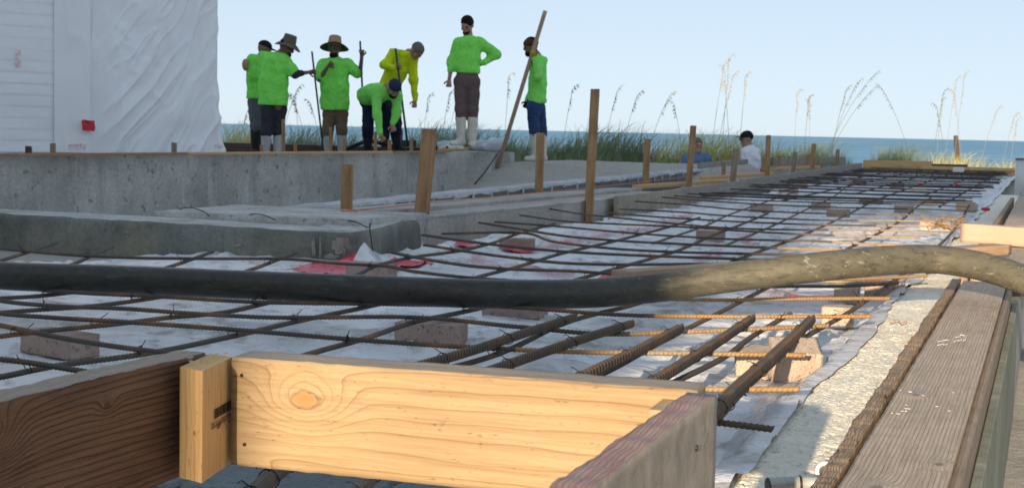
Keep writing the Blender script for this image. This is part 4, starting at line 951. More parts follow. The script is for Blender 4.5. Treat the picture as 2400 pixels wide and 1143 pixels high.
B_px = [[(-60, 893), (0, 883), (113, 860), (339, 829), (520, 793), (709, 750), (854, 720), (1000, 685), (1112, 651), (1194, 630), (1320, 593), (1440, 565), (1545, 538), (1640, 510)],
 [(-60, 797), (0, 788), (140, 772), (290, 757), (396, 744), (509, 734), (600, 716), (720, 680), (835, 645), (887, 621), (972, 602), (1070, 589), (1138, 574), (1210, 549), (1300, 524)],
 [(-60, 740), (0, 733), (226, 716), (396, 692), (568, 639), (694, 592)], [(-60, 704), (0, 699), (85, 694), (175, 684), (378, 631), (499, 590)],
 [(-60, 655), (100, 640), (168, 620), (227, 594), (266, 578)], [(-60, 628), (0, 611), (94, 582), (135, 568)],
 [(660, 850), (722, 830), (851, 794), (977, 753), (1112, 725), (1230, 690), (1342, 658), (1454, 626), (1577, 591), (1675, 550), (1740, 525), (1800, 500)],
 [(1000, 875), (1100, 850), (1360, 745), (1480, 715), (1620, 655), (1753, 599), (1831, 571), (1916, 536), (1994, 499), (2056, 467)],
 [(1320, 912), (1400, 880), (1540, 806), (1606, 772), (1665, 743), (1783, 682), (1900, 625), (2019, 567), (2112, 517), (2144, 489), (2181, 464)],
 [(1560, 905), (1700, 835), (1760, 790), (1853, 735)], [(1600, 1010), (1700, 940), (1853, 812), (1911, 776), (1967, 745), (2050, 691), (2120, 640), (2222, 555), (2250, 520), (2272, 480)],
 [(1530, 570), (1650, 530), (1712, 502), (1784, 477), (1862, 450)], [(1700, 575), (1809, 530), (1894, 489), (1937, 470), (1987, 436), (2012, 420)]]
def wpath(px, z): return np.array([P(x, y, z) for x, y in px])
Apaths = []; Bpaths = []
def split_rust_lit(o): pass
for k, px in enumerate(A_px):
    w_ = wpath(px, ZA)
    if k >= 9:   # run on to the slab edge
        last = w_[-1]; d = w_[-1] - w_[-2]; d = np.array([1, .6 * d[1] / max(d[0], .01), 0]) if d[0] > 0 else np.array([1., 0, 0]); d[1] = np.clip(d[1], -.1, .1)
        ex = -.50 - .12 * random.random() - last[0]
        if ex > .05: w_ = np.r_[w_, [last + d * ex * .5, last + d * ex]]
    w_[:, 2] += .003 * np.sin(np.arange(len(w_)) * 1.7 + k)
    Apaths.append(w_); near = w_[:, 1].min() < 6.5
    me = bar_mesh(w_ - mo, .0052 if near else .0055, .0105 if near else .03, .0016 if near else .0008, 9 if near else 6, mt['rebar'])
    link('rebar', me, mat_e)
    # same rusty steel: sunlit stretch gets a brighter slot by x, sunlight painted in
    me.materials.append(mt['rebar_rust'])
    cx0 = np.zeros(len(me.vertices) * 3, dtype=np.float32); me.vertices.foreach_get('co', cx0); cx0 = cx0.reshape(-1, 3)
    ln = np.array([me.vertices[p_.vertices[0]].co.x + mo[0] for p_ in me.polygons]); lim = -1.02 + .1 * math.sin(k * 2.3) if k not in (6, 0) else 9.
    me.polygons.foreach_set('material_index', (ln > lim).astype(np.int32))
for k, px in enumerate(B_px):
    w_ = wpath(px, ZB_); Bpaths.append(w_); near = w_[:, 1].min() < 4.2
    link('rebar', bar_mesh(w_ - mo, .0056, .0105 if near else .03, .0014 if near else .0006, 9 if near else 6, mt['rebar']), mat_e)
# far bars
far_mat = empty('rebar_mat', (-1.8, 18, 0), 'dense dark mat of crossing bars at the far end of the slab', 'rebar mat')
yy = 11.6; fo = np.array([-1.8, 18, 0]); fk = 0
while yy < 25.4:
    x0 = -2.82 - .006 * (yy - 12) + .25 * random.random(); x1 = -.50 - .25 * random.random(); sk_ = .16 * (random.random() - .5)
    pts = [(x0, yy + sk_, ZA + .004 * random.random()), ((x0 + x1) / 2, yy + .03 * (random.random() - .5), ZA), (x1, yy - sk_, ZA + .012 * random.random())]
    V, Fc = tube_arr(spline(np.array(pts) - fo, .25), .0058, 6); link('rebar', mesh('rebar', V, Fc, mt['rebar_far'], True), far_mat)
    yy += (.08 if fk % 3 else .62) * (.6 + .7 * random.random()); fk += 1
for k, x_ in enumerate((-2.62, -2.3, -2.0, -1.68, -1.35, -1.05, -.75)):
    pts = [(x_ + .08 * (random.random() - .5), 11.5 + 2 * (k % 2), ZB_), (x_ + .05 * random.random(), 18, ZB_ + .003), (x_ + .08 * (random.random() - .5), 25.5, ZB_)]
    V, Fc = tube_arr(spline(np.array(pts) - fo, .3), .007, 6); link('rebar', mesh('rebar', V, Fc, mt['rebar_far'], True), far_mat)
# upturned hooks against the yellow board
b = MB()
for px in (2142, 2180, 2212, 2250, 2283, 2315):
    q = P(px, 418, .08); 
    p0 = q - fo; V_ = [p0 + np.array([0, -.15, 0]), p0 + np.array([.02, 0, .02]), p0 + np.array([.05, .02, .09]), p0 + np.array([.10, .0, .10])]
    o = link('rebar_hook', mesh('hook', *tube_arr(spline(V_, .03), .0085, 6), mt['rebar_far'], True), far_mat)
# ties at crossings (near)
tv = []
def tie_pts(sd, s_=1.):
    r = random.Random(sd); t = np.linspace(0, 1, 26); a = t * 2 * math.pi * 1.25 + r.random() * 6; rad = .0115 * s_
    p_ = np.c_[rad * np.cos(a), rad * .8 * np.sin(a) * .6, rad * np.sin(a)]
    tail = [p_[-1] + np.array([r.uniform(-1, 1) * .01 * (i + 1), r.uniform(-1, 1) * .006, .006 * (i + 1) * r.choice((1, 1, -.8))]) for i in range(3)]
    return np.r_[p_, tail]
tie_me = [mesh('tie', *tube_arr(tie_pts(k), .0011, 5), mt['wire'], True) for k in range(6)]
def cross(pa, pb):
    out = []
    for i in range(len(pa) - 1):
        for j in range(len(pb) - 1):
            p_, r_ = pa[i][:2], (pa[i + 1] - pa[i])[:2]; q_, s_ = pb[j][:2], (pb[j + 1] - pb[j])[:2]; den = r_[0] * s_[1] - r_[1] * s_[0]
            if abs(den) < 1e-9: continue
            t_ = ((q_ - p_)[0] * s_[1] - (q_ - p_)[1] * s_[0]) / den; u_ = ((q_ - p_)[0] * r_[1] - (q_ - p_)[1] * r_[0]) / den
            if 0 <= t_ <= 1 and 0 <= u_ <= 1: out.append(p_ + r_ * t_)
    return out
nt_ = 0
for i, pa in enumerate(Apaths):
    for j, pb in enumerate(Bpaths):
        for c in cross(pa, pb):
            if c[1] > 11 or (c[1] < 6 and random.random() < .12) or (c[1] > 6 and random.random() < .3): continue
            s_ = 1. if c[1] < 6 else 1.15
            o = link('tie_wire', tie_me[nt_ % 6], mat_e, (c[0] + 1.6, c[1] - 3., .084)); o.rotation_euler = (0, 0, random.random() * 6); o.scale = (s_, s_, s_); nt_ += 1
# thick bars
def thick(px, r, z0, z1, label, m='rebar_rib_lit', pitch=.0135):
    w_ = np.array([P(x, y, z0 + (z1 - z0) * k / (len(px) - 1)) for k, (x, y) in enumerate(px)])
    e = empty('thick_rebar', tuple(w_[0]), label, 'steel bar', 'thick bars laid on the thin mat')
    link('bar', bar_mesh(w_ - w_[0], r * .78, pitch, .0024 * pitch / .0135, 16, mt[m], mt['groove_shade']), e)
    for s_ in (.2, .55, .9):
        i = int(s_ * (len(w_) - 1)); f = s_ * (len(w_) - 1) - i; c = w_[i] + (w_[min(i + 1, len(w_) - 1)] - w_[i]) * f if i < len(w_) - 1 else w_[-1]
        a = np.linspace(0, 2 * math.pi, 16); dv = (w_[-1] - w_[0]); dv /= np.linalg.norm(dv); sd_ = np.cross(dv, [0, 0, 1])
        ring = [c - w_[0] + (sd_ * math.cos(t) + np.array([0, 0, 1]) * math.sin(t)) * (r + .0022) + dv * .002 * t for t in a] + [c - w_[0] + np.array([-.012, 0, r + .008]), c - w_[0] + np.array([-.020, .004, r + .012 * random.random()])]
        link('tie_wire', mesh('tie', *tube_arr(ring, .0010, 5), mt['wire'], True), e)
    return e
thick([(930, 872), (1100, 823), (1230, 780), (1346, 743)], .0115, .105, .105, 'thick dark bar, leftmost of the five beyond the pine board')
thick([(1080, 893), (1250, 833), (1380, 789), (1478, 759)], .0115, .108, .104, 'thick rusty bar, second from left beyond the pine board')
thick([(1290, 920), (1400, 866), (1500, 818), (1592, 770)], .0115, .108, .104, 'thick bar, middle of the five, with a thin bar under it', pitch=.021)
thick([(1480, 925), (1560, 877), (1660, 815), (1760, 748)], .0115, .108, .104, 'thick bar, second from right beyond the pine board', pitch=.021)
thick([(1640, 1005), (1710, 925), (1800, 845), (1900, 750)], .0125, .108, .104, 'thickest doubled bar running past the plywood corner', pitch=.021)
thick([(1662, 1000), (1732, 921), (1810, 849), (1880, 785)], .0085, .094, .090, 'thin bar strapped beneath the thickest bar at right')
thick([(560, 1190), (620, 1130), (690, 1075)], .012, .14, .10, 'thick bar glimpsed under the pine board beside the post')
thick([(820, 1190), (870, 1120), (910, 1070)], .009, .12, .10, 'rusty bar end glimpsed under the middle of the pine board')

# curved tie wires on the beam
for pts, z0, lb in (([(407, 500), (425, 489), (450, 487), (480, 497), (490, 505)], .12, 'bent wire loop on the beam top, leftmost of three'), ([(563, 512), (590, 502), (615, 503), (645, 515)], .12, 'bent wire loop on the beam top, middle of three'),
                    ([(760, 521), (790, 514), (830, 519), (855, 530), (870, 560), (875, 590), (888, 612)], .12, 'long wire curling over the beam corner down to the sheet')):
    D0 = gdist(P(*pts[0], z0)); q = [Q(x, y, D0 + (-.75 if i > 3 and len(pts) > 5 else -.1 * i)) for i, (x, y) in enumerate(pts)]
    b = MB(); b.tube(spline(q, .02), .0028, 6); tag(b.build('bent_wire', mt['wire'], None, True), lb, 'wire', 'bent wires on the beam')
# string line
q = [P(818, 494, .15), P(1000, 476, .15), P(1380, 440, .15), P(1640, 411, .155), P(1980, 376, .16)]
b = MB(); b.tube(spline(q, .3), .0032, 6)
for k in range(5): a = np.linspace(0, 6.28, 14); c = P(814, 494, .125 + .006 * k); b.tube([c + np.array([.045 * math.cos(t), .035 * math.sin(t) + .015, .003 * math.sin(3 * t + k)]) for t in a], .0028, 5)
tag(b.build('string_line', mt['string'], None, True), 'orange mason string stretched from the short stake along the forms', 'string')
# litter: red caps, pale chips
for px, py, lb in ((2158, 431, 'small red cap on a bar, left of the far pair'), (2245, 433, 'small red cap on a bar, right of the far pair'), (2310, 490, 'red cap beside the sunlit bar ends')):
    q = P(px, py, .10); b = MB(); b.tube([q - np.array([.03, 0, 0]), q, q + np.array([.03, 0, 0])], [.009, .015, .009], 10); tag(b.build('red_cap', mt['red'], None, True), lb, 'cap')
q = P(2150, 444, .10); b = MB(); b.box(q, (.16, .05, .02), rz=.2, bev=.003); tag(b.build('wood_offcut', mt['liepine']), 'pale offcut lying on the far bars', 'offcut')
q = P(2247, 399, .11); b = MB(); b.box(q + np.array([0, -.05, 0]), (.17, .06, .09), bev=.015); tag(b.build('junction_box', mt['pvc']), 'grey electrical box against the yellow end board', 'electrical box')
# loose curls of wire on the strip and sheet
for (px, py, z_, lb) in ((2085, 757, .04, 'dry curled leaf scrap on the pale concrete strip'), (2118, 808, .04, 'small brown chip on the pale concrete strip')):
    q = P(px, py, z_); b = MB(); b.tube(spline([q, q + np.array([.02, .005, .012]), q + np.array([.035, -.01, .004]), q + np.array([.05, -.004, .012])], .004), [.003] * 1 and .0022, 5); tag(b.build('scrap', mt['bark'], None, True), lb, 'scrap')
b = MB()
for k in range(26):
    q = P(2170 + 90 * random.random(), 540 - 16 * random.random(), .10); b.tube(spline([q, q + rng.uniform(-.08, .08, 3) * [1, 1, .3] + [0, 0, .03], q + rng.uniform(-.12, .12, 3) * [1, 1, .2] + [0, 0, .01]], .02), .0022, 4)
tag(b.build('wire_tangle', mt['rebar_rust'], None, True), 'tangle of rusty tie wire on the sunlit bars near the pinkish timber', 'wire tangle')

# ------------------------------------------------------------------ hose
hp = [(-260, 628, .128), (-60, 640, .128), (0, 645, .128), (300, 655, .128), (600, 668, .128), (900, 680, .128), (1200, 689, .128), (1400, 686, .13), (1560, 672, .15), (1700, 652, .185), (1850, 633, .215), (2000, 617, .235), (2100, 609, .243), (2200, 608, .243), (2300, 624, .232), (2400, 656, .205), (2520, 720, .14), (2640, 800, .02)]
hw = np.array([P(x, y, z) for x, y, z in hp] + [(.60, 3.55, -.26), (.95, 3.45, -.31), (1.8, 3.5, -.31), (3.2, 3.9, -.31), (5., 4.2, -.31)])
hw = np.delete(hw, len(hp) - 1, 0)
c = spline(hw, .012); k = len(c)
rad = .0415 + .0006 * vn(np.arange(k) * .05, np.zeros(k), 0, 3)
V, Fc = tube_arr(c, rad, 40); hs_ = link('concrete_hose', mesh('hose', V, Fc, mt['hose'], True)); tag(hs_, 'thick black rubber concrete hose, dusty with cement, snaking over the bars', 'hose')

# ------------------------------------------------------------------ wrapped building at left
def wrapped():
    p0 = Q(-330, 350, 13.2); p1 = Q(508, 350, 15.6); z0 = .27; ht = 5.2
    e = empty('wrapped_building', (p0[0], p0[1], z0), 'building side wrapped in creased white plastic sheeting at the left', 'building')
    o = np.array([p0[0], p0[1], z0]); v = (p1 - p0)[:2]; L_ = np.linalg.norm(v); u_ = v / L_; nr = np.array([u_[1], -u_[0]])
    def pos(s_, z_, off): return np.stack([u_[0] * s_ + nr[0] * off, u_[1] * s_ + nr[1] * off, z_ + 0 * s_], -1)
    sL = 125; 
    def px2s(px):
        d = ray(px, 250)[:2]; m = np.array([[u_[0], -d[0]], [u_[1], -d[1]]]); return float(np.linalg.solve(m, CAM[:2] - p0[:2])[0])
    # draped right panel
    s0 = px2s(122.); S, Zg = np.meshgrid(np.linspace(px2s(184.), L_ + .02, 220), np.linspace(-.02, ht, 330))
    uu = (S - s0) / (L_ - s0); 
    dg = (S - L_) * .62 - (Zg - 2.0) * .5 ; 
    fold = 1 - np.abs(vn(dg * 7 + .8 * vn(S * 1.2, Zg * 1.2, 0, 3), (S + Zg) * .55, 0, 12)); fold2 = 1 - np.abs(vn(dg * 16 + vn(S * 2, Zg * 2, 0, 5), (S + Zg) * 1.3, 0, 13))
    vert = 1 - np.abs(vn(S * 5 + .5 * vn(S, Zg * 1.5, 0, 6), Zg * .5, 0, 15))
    wd = sm(.15, .5, uu)
    off = .12 + .030 * fold**2 * wd + .014 * fold2**3 * wd  + .03 * vert**3 * (1 - wd * .6) + .05 * fbm(S * 1.2, Zg * 1.2, 0, 21, 3)
    cr = np.exp(-((S - (s0 + .42 * (L_ - s0)))**2 + (Zg - 1.05)**2) / .12); off = off + .02 * cr * fbm(S * 8, Zg * 8, 0, 25)
    flare = .16 * np.exp(-Zg * 2.2) * sm(.75, 1., uu); S2 = S - .12 * sm(.7, 1., uu) + flare * (1 + .2 * vn(Zg * 6, Zg * 0, 0, 2)) + .02 * vn(Zg * 3, Zg * 0, 0, 4) * sm(.9, 1, uu)
    low = .03 * vn(S * 4, S * 0, 0, 8) - .02; Zg2 = np.where(Zg < .1, Zg + low, Zg)
    V = pos(S2, Zg2, off).reshape(-1, 3); link('draped_panel', mesh('draped', V, gridf(220, 330), mt['wrap'], True), e)
    # flat panel at left showing the lap siding underneath
    S, Zg = np.meshgrid(np.linspace(0, s0 + .03, 90), np.linspace(0, ht, 520)); lap = (Zg * 9.) % 1.
    off = .03 + .0028 * (1 - lap) * (1 - sm(.5, 1, lap)) * (1 + .9 * vn(S * 2, Zg * 3, 0, 40)) * sm(3.2, 1.2, Zg) + .006 * fbm(S * 2, Zg * 5, 0, 11) + .012 * vn(S * 1.3, Zg * .9, 0, 14)
    link('flat_panel', mesh('flat', pos(S, Zg, off).reshape(-1, 3), gridf(90, 520), mt['wrap'], True), e)
    # overlapping vertical strip at the corner post
    sa, sb_ = px2s(122.), px2s(196.); S, Zg = np.meshgrid(np.linspace(sa, sb_, 40), np.linspace(0, ht, 260))
    off = .05 + .10 * sm(sa, sa + (sb_ - sa) * .9, S) + .006 * vn(S * 9, Zg * 3, 0, 17) + .012 * (1 - np.abs(vn(S * 6, Zg * 2.2, 0, 18)))**3 * sm(sa, sa + .1, S)
    link('corner_strip', mesh('strip', pos(S, Zg, off).reshape(-1, 3), gridf(40, 260), mt['wrap'], True), e)
    # building body behind
    B_ = [(0, 0), tuple(u_ * L_), tuple(u_ * L_ - nr * 4.), tuple(-nr * 4.)]; prism([(x, y) for x, y in B_], -.02, ht, 'wall', mt['wrap'], e)
    for (x0, x1, y0, y1, m, k_) in ((170, 201, 281, 305, 'red', .21), (140, 182, 336, 349, 'pink', .2), (28, 43, 118, 160, 'pink', .075), (473, 492, 336, 346, 'pink', .27)):
        D_ = 13.2 + 2.4 * px2s((x0 + x1) / 2) / L_; a, b_ = px2s(x0), px2s(x1); za, zb2 = Q(x0, y1, D_)[2] - z0, Q(x0, y0, D_)[2] - z0
        S, Zg = np.meshgrid(np.linspace(a, b_, 14), np.linspace(za, zb2, 12)); off = k_ + .006 * vn(S * 40, Zg * 40, 0, 4)
        link('tape_patch', mesh('tape', pos(S + .008 * vn(Zg * 30, S * 30, 0, 3), Zg + .008 * vn(S * 30, Zg * 30, 0, 5), off).reshape(-1, 3), gridf(14, 12), mt[m], True), e)
wrapped()
# timber sill under the wrap
a = P(-60, 357, .25); b_ = P(515, 352, .25); board(Q(-60, 352, 13.0)[:2], Q(512, 352, 14.9)[:2], .06, .262, .1, mt['form_dark'], label='dark timber sill under the white wrapped building', cat='sill')

# ------------------------------------------------------------------ people
def surf_nets(fn, lo, hi, h):
    lo = np.array(lo, float); hi = np.array(hi, float); n = np.ceil((hi - lo) / h).astype(int) + 1
    g = [lo[i] + h * np.arange(n[i]) for i in range(3)]
    X, Y, Z = np.meshgrid(*g, indexing='ij'); f = fn(X, Y, Z); s = f < 0
    c = np.zeros(tuple(n - 1)); pos = np.zeros(tuple(n - 1) + (3,)); corners = [(a, b_, c_) for a in (0, 1) for b_ in (0, 1) for c_ in (0, 1)]
    sl = lambda o: tuple(slice(o[i], o[i] + n[i] - 1) for i in range(3))
    for i in range(8):
        for j in range(i + 1, 8):
            d = np.abs(np.array(corners[i]) - corners[j])
            if d.sum() != 1: continue
            fa, fb_ = f[sl(corners[i])], f[sl(corners[j])]; m = (fa < 0) != (fb_ < 0)
            t = np.where(m, fa / np.where(m, fa - fb_, 1), 0); c += m
            for k in range(3): pos[..., k] += np.where(m, corners[i][k] + t * (corners[j][k] - corners[i][k]), 0)
    act = c > 0; idx = -np.ones(c.shape, int); idx[act] = np.arange(act.sum()); ii = np.argwhere(act)
    V = lo + h * (ii + pos[act] / c[act][:, None]); Q_ = []
    for ax_i in range(3):
        o1, o2 = [(1, 2), (2, 0), (0, 1)][ax_i]
        sa = [slice(0, n[i]) for i in range(3)]; sb = list(sa); sa[ax_i] = slice(0, n[ax_i] - 1); sb[ax_i] = slice(1, n[ax_i])
        a, b_ = s[tuple(sa)], s[tuple(sb)]; e = np.argwhere(a != b_); e = e[(e[:, o1] > 0) & (e[:, o2] > 0) & (e[:, o1] < n[o1] - 1) & (e[:, o2] < n[o2] - 1)]
        if not len(e): continue
        fl = a[tuple(e.T)]; d1 = np.zeros(3, int); d1[o1] = 1; d2 = np.zeros(3, int); d2[o2] = 1
        q = np.stack([idx[tuple((e - d1 - d2).T)], idx[tuple((e - d2).T)], idx[tuple(e.T)], idx[tuple((e - d1).T)]], 1)
        q[~fl] = q[~fl][:, ::-1]; Q_.append(q)
    return V, np.concatenate(Q_)
def smin(a, b_, k): h = np.clip(.5 + .5 * (b_ - a) / k, 0, 1); return b_ + (a - b_) * h - k * h * (1 - h)
class SDF:
    def __init__(s): s.pr = []; s.cuts = []; s.k = .03; s.wr = 0.
    def cap(s, a, b_, ra, rb): s.pr.append(('c', np.array(a, float), np.array(b_, float), ra, rb)); return s
    def ell(s, c, ax_, r): s.pr.append(('e', np.array(c, float), np.array(ax_, float), np.array(r, float))); return s   # ax_: rows = axes
    def ec(s, a, b_, lat, r0, r1): s.pr.append(('t', np.array(a, float), np.array(b_, float), np.array(lat, float), r0, r1)); return s
    def cut(s, c, n_): s.cuts.append((np.array(c, float), np.array(n_, float))); return s
    def bounds(s, m=.05):
        lo = np.full(3, 1e9); hi = -lo
        for p_ in s.pr:
            if p_[0] == 'e': r = p_[3].max(); q = [p_[1]]
            elif p_[0] == 'c': r = max(p_[3], p_[4]); q = [p_[1], p_[2]]
            else: r = max(*p_[4], *p_[5]); q = [p_[1], p_[2]]
            for c in q: lo = np.minimum(lo, c - r); hi = np.maximum(hi, c + r)
        return lo - m, hi + m
    def __call__(s, X, Y, Z):
        f = None
        for p_ in s.pr:
            if p_[0] == 'c':
                a, b_ = p_[1], p_[2]; d = b_ - a; L2 = d @ d + 1e-9
                t = np.clip(((X - a[0]) * d[0] + (Y - a[1]) * d[1] + (Z - a[2]) * d[2]) / L2, 0, 1)
                v = np.sqrt((X - a[0] - t * d[0])**2 + (Y - a[1] - t * d[1])**2 + (Z - a[2] - t * d[2])**2) - (p_[3] + (p_[4] - p_[3]) * t)
            elif p_[0] == 'e':
                c, A, r = p_[1:]; q = [((X - c[0]) * A[i][0] + (Y - c[1]) * A[i][1] + (Z - c[2]) * A[i][2]) / r[i] for i in range(3)]
                v = (np.sqrt(q[0]**2 + q[1]**2 + q[2]**2) - 1) * r.min()
            else:
                a, b_, lat, r0, r1 = p_[1:]; d = b_ - a; L_ = np.linalg.norm(d); u_ = d / L_; lat = lat - u_ * (lat @ u_); lat = lat / np.linalg.norm(lat); dp = np.cross(u_, lat)
                al = (X - a[0]) * u_[0] + (Y - a[1]) * u_[1] + (Z - a[2]) * u_[2]; t = np.clip(al / L_, 0, 1); ov = al - t * L_
                bb = (X - a[0]) * lat[0] + (Y - a[1]) * lat[1] + (Z - a[2]) * lat[2]; cc = (X - a[0]) * dp[0] + (Y - a[1]) * dp[1] + (Z - a[2]) * dp[2]
                rx = r0[0] + (r1[0] - r0[0]) * t; ry = r0[1] + (r1[1] - r0[1]) * t; rm = np.minimum(rx, ry)
                v = (np.sqrt((bb / rx)**2 + (cc / ry)**2 + (ov / rm)**2) - 1) * rm
            f = v if f is None else smin(f, v, s.k)
        if s.wr: f = f + s.wr * (1.2 * vn(X * 7 + 6 * Z, Y * 7 + 4 * Z, Z * 11 - 5 * X, 5) + .8 * vn(X * 16 - 14 * Z, Y * 16, Z * 17, 9))
        for c, n_ in s.cuts: f = np.maximum(f, (X - c[0]) * n_[0] + (Y - c[1]) * n_[1] + (Z - c[2]) * n_[2])
        return f
    def build(s, name, m, parent, org, h=.014, k=None):
        lo, hi = s.bounds(); V, Fq = surf_nets(s, lo, hi, h); return link(name, mesh(name, V - org, Fq, m, True), parent)
def nz(v): v = np.asarray(v, float); return v / (np.linalg.norm(v) + 1e-9)
UP = np.array([0, 0, 1.])
def person(label, D, J, face, o):
    """J: joints as (px, py, depth offset); face: (right, toward camera, up) direction of the nose; o: options"""
    s_ = o.get('s', 1.)
    W = {k: Q(v[0], v[1], D + (v[2] if len(v) > 2 else 0)) for k, v in J.items()}
    org = np.array([W['pelvis'][0], W['pelvis'][1], o.get('z', .06)])
    e = empty('person', tuple(org), label, 'person')
    cv = lambda a: nz(rh * a[0] - fh * a[1] + UP * a[2])
    fd = cv(face); skin = mt[o.get('skin', 'skin')]
    hc = W['head']; latH = nz(np.cross(fd, UP)); upH = nz(np.cross(latH, fd))
    latB = nz(W['shR'] - W['shL']); latP = nz(W.get('hipR', W['pelvis'] + latB * .1) - W.get('hipL', W['pelvis'] - latB * .1))
    parts = []
    # --- body mesh (skin): head fine, hands fine, rest coarse, one mesh
    body = SDF(); body.k = .03
    body.cap(W['neck'], hc - upH * .05, .062, .055).ec(W['chest'], W['pelvis'], latB, (.15, .09), (.14, .09)).cap(W['shL'], W['shR'], .05, .05)
    for sd_ in 'LR':
        body.cap(W['sh' + sd_], W['el' + sd_], .046, .038).cap(W['el' + sd_], W['wr' + sd_], .037, .026)
        if o.get('legs', 1): body.cap(W['hip' + sd_], W['kn' + sd_], .075, .052).cap(W['kn' + sd_], W['an' + sd_], .05, .035)
    lo, hi = body.bounds(); VB, FB = surf_nets(body, lo, hi, .016); Vs = [VB]; Fs = [FB]; off = len(VB)
    hd = SDF(); hd.k = .02; A3_ = np.array([latH, fd, upH])
    hd.ell(hc + upH * .02 - fd * .01, A3_, (.076, .095, .098)).ell(hc - upH * .05 + fd * .03, A3_, (.055, .058, .062)).cap(W['neck'], hc - upH * .03 - fd * .01, .058, .052)
    hd.ell(hc - upH * .100 + fd * .058, A3_, (.028, .024, .020))
    hd.ell(hc - upH * .012 + fd * .098, A3_, (.013, .018, .024)); hd.ell(hc + upH * .022 + fd * .085, A3_, (.052, .014, .012)); hd.ell(hc - upH * .058 + fd * .085, A3_, (.026, .012, .010))
    for q in (-1, 1): hd.ell(hc + latH * .078 * q - upH * .005 - fd * .01, A3_, (.010, .020, .030)); hd.ell(hc + latH * .045 * q - upH * .025 + fd * .062, A3_, (.022, .02, .02))
    hd.k = .012; lo, hi = hd.bounds(.02); V2, F2 = surf_nets(hd, lo, hi, .008); Vs.append(V2); Fs.append(F2 + off); off += len(V2)
    hands = {}
    for sd_ in 'LR':
        wr = W['wr' + sd_]; hn = W['ha' + sd_]; dr = nz(hn - wr); h_ = SDF(); h_.k = .008
        lat = nz(np.cross(dr, fh + .3 * UP)); pn_ = nz(np.cross(lat, dr)); grip = o.get('grip' + sd_, .5)
        pc = wr + dr * .045; h_.ec(wr, wr + dr * .085, lat, (.024, .018), (.038, .014))
        for i, (lo_, ln_) in enumerate(((-.030, .066), (-.010, .076), (.010, .070), (.029, .055))):
            b0 = wr + dr * .088 + lat * lo_; a1 = grip * 1.5; d1 = nz(dr * math.cos(a1) + pn_ * -math.sin(a1)); m1 = b0 + d1 * ln_ * .55; a2 = grip * 2.9; d2 = nz(dr * math.cos(a2) - pn_ * math.sin(a2)); h_.cap(b0, m1, .0095, .0088).cap(m1, m1 + d2 * ln_ * .5, .0088, .0075)
        t0 = wr + dr * .03 - lat * .028; td = nz(dr * .6 - lat * .7 - pn_ * .5 * grip); t1 = t0 + td * .045; h_.cap(t0, t1, .012, .010).cap(t1, t1 + nz(dr * .8 - pn_ * grip) * .032, .010, .008)
        lo, hi = h_.bounds(.015); V2, F2 = surf_nets(h_, lo, hi, .0065); gm = o.get('glove' + sd_)
        if gm: link('glove', mesh('glove', V2 + 0 - org, F2, mt[gm], True), e)
        Vs.append(V2 * 1.0 if not gm else V2 * 0 + (hn * .12 + wr * .88) + (V2 - hn) * .5); Fs.append(F2 + off); off += len(V2)
    link('body', mesh('body', np.concatenate(Vs) - org, np.concatenate(Fs), skin, True), e)
    for q in (-1, 1):
        b = MB(); c = hc + latH * .030 * q + upH * .004 + fd * .088 - org
        b.tube([c - latH * .010, c, c + latH * .010], [.002, .0075, .002], 8); b.build('eye', mt['hair'], e, True)
    # --- shirt
    sh = SDF(); sh.k = .055; sh.wr = .0065; sw = o.get('w', 1.)
    bt = o.get('belly', 1.)
    hem = W['hem'] if 'hem' in W else W['pelvis']
    mid = (W['chest'] + hem) / 2; upT = nz(W['chest'] - hem)
    sh.ec(W['chest'] + upT * .0, mid, latB, (.160 * sw, .115 * sw), (.165 * sw * bt, .125 * sw * bt)).ec(mid, hem, latB, (.165 * sw * bt, .125 * sw * bt), (.18 * sw * bt, .14 * sw * bt))
    sh.cap(W['shL'] * .97 + W['chest'] * .03, W['shR'] * .97 + W['chest'] * .03, .062, .062).cap(W['neck'] - upT * .02, W['chest'], .075, .10)
    sl = o.get('sleeve', 1.)
    for sd_ in 'LR':
        a, b_, c = W['sh' + sd_], W['el' + sd_], W['wr' + sd_]
        if sl >= 1: sh.cap(a, b_, .078, .060).cap(b_, c - nz(c - b_) * .01, .058, .044)
        else: sh.cap(a, a + (b_ - a) * .8, .082, .082)
    sh.cut(hem - upT * .04, -upT * 1.); sh.cut(W['neck'] + upT * .025, nz(UP * .8 + fd * .1 + upT * .2))
    if sl < 1:
        for sd_ in 'LR':
            a, b_ = W['sh' + sd_], W['el' + sd_]
    sh.build('shirt', mt[o['shirt']], e, org, .0135)
    # --- trousers, boots
    if o.get('legs', 1):
        tr = SDF(); tr.k = .03; tr.wr = .006; tr.ec(W['pelvis'] + UP * .04, (W['hipL'] + W['hipR']) / 2 - UP * .02, latP, (.155 * sw, .115), (.16 * sw, .12))
        for sd_ in 'LR':
            a, b_, c = W['hip' + sd_], W['kn' + sd_], W['an' + sd_]; bt_ = c + (b_ - c) * o.get('boot_h', .62)
            tr.cap(a, b_, .098, .078).cap(b_, bt_, .076, .074)
        tr.build('trousers', mt[o['tr']], e, org, .015)
        for sd_ in 'LR':
            b_, c = W['kn' + sd_], W['an' + sd_]; bt_ = c + (b_ - c) * o.get('boot_h', .62) ; f_ = SDF(); f_.k = .025; f_.wr = .002
            toe = W['to' + sd_]; td = nz((toe - c) * [1, 1, 0]); f_.ec(bt_ + nz(b_ - c) * .03, c, latP, (.076, .078), (.052, .060)).cap(c - UP * .035 - td * .03, c - UP * .05 + td * .14, .042, .036); f_.cut(c - UP * .085, -UP); f_.cut(bt_ + nz(b_ - c) * .035, nz(b_ - c))
            f_.build('boot', mt[o['boot']], e, org, .012)
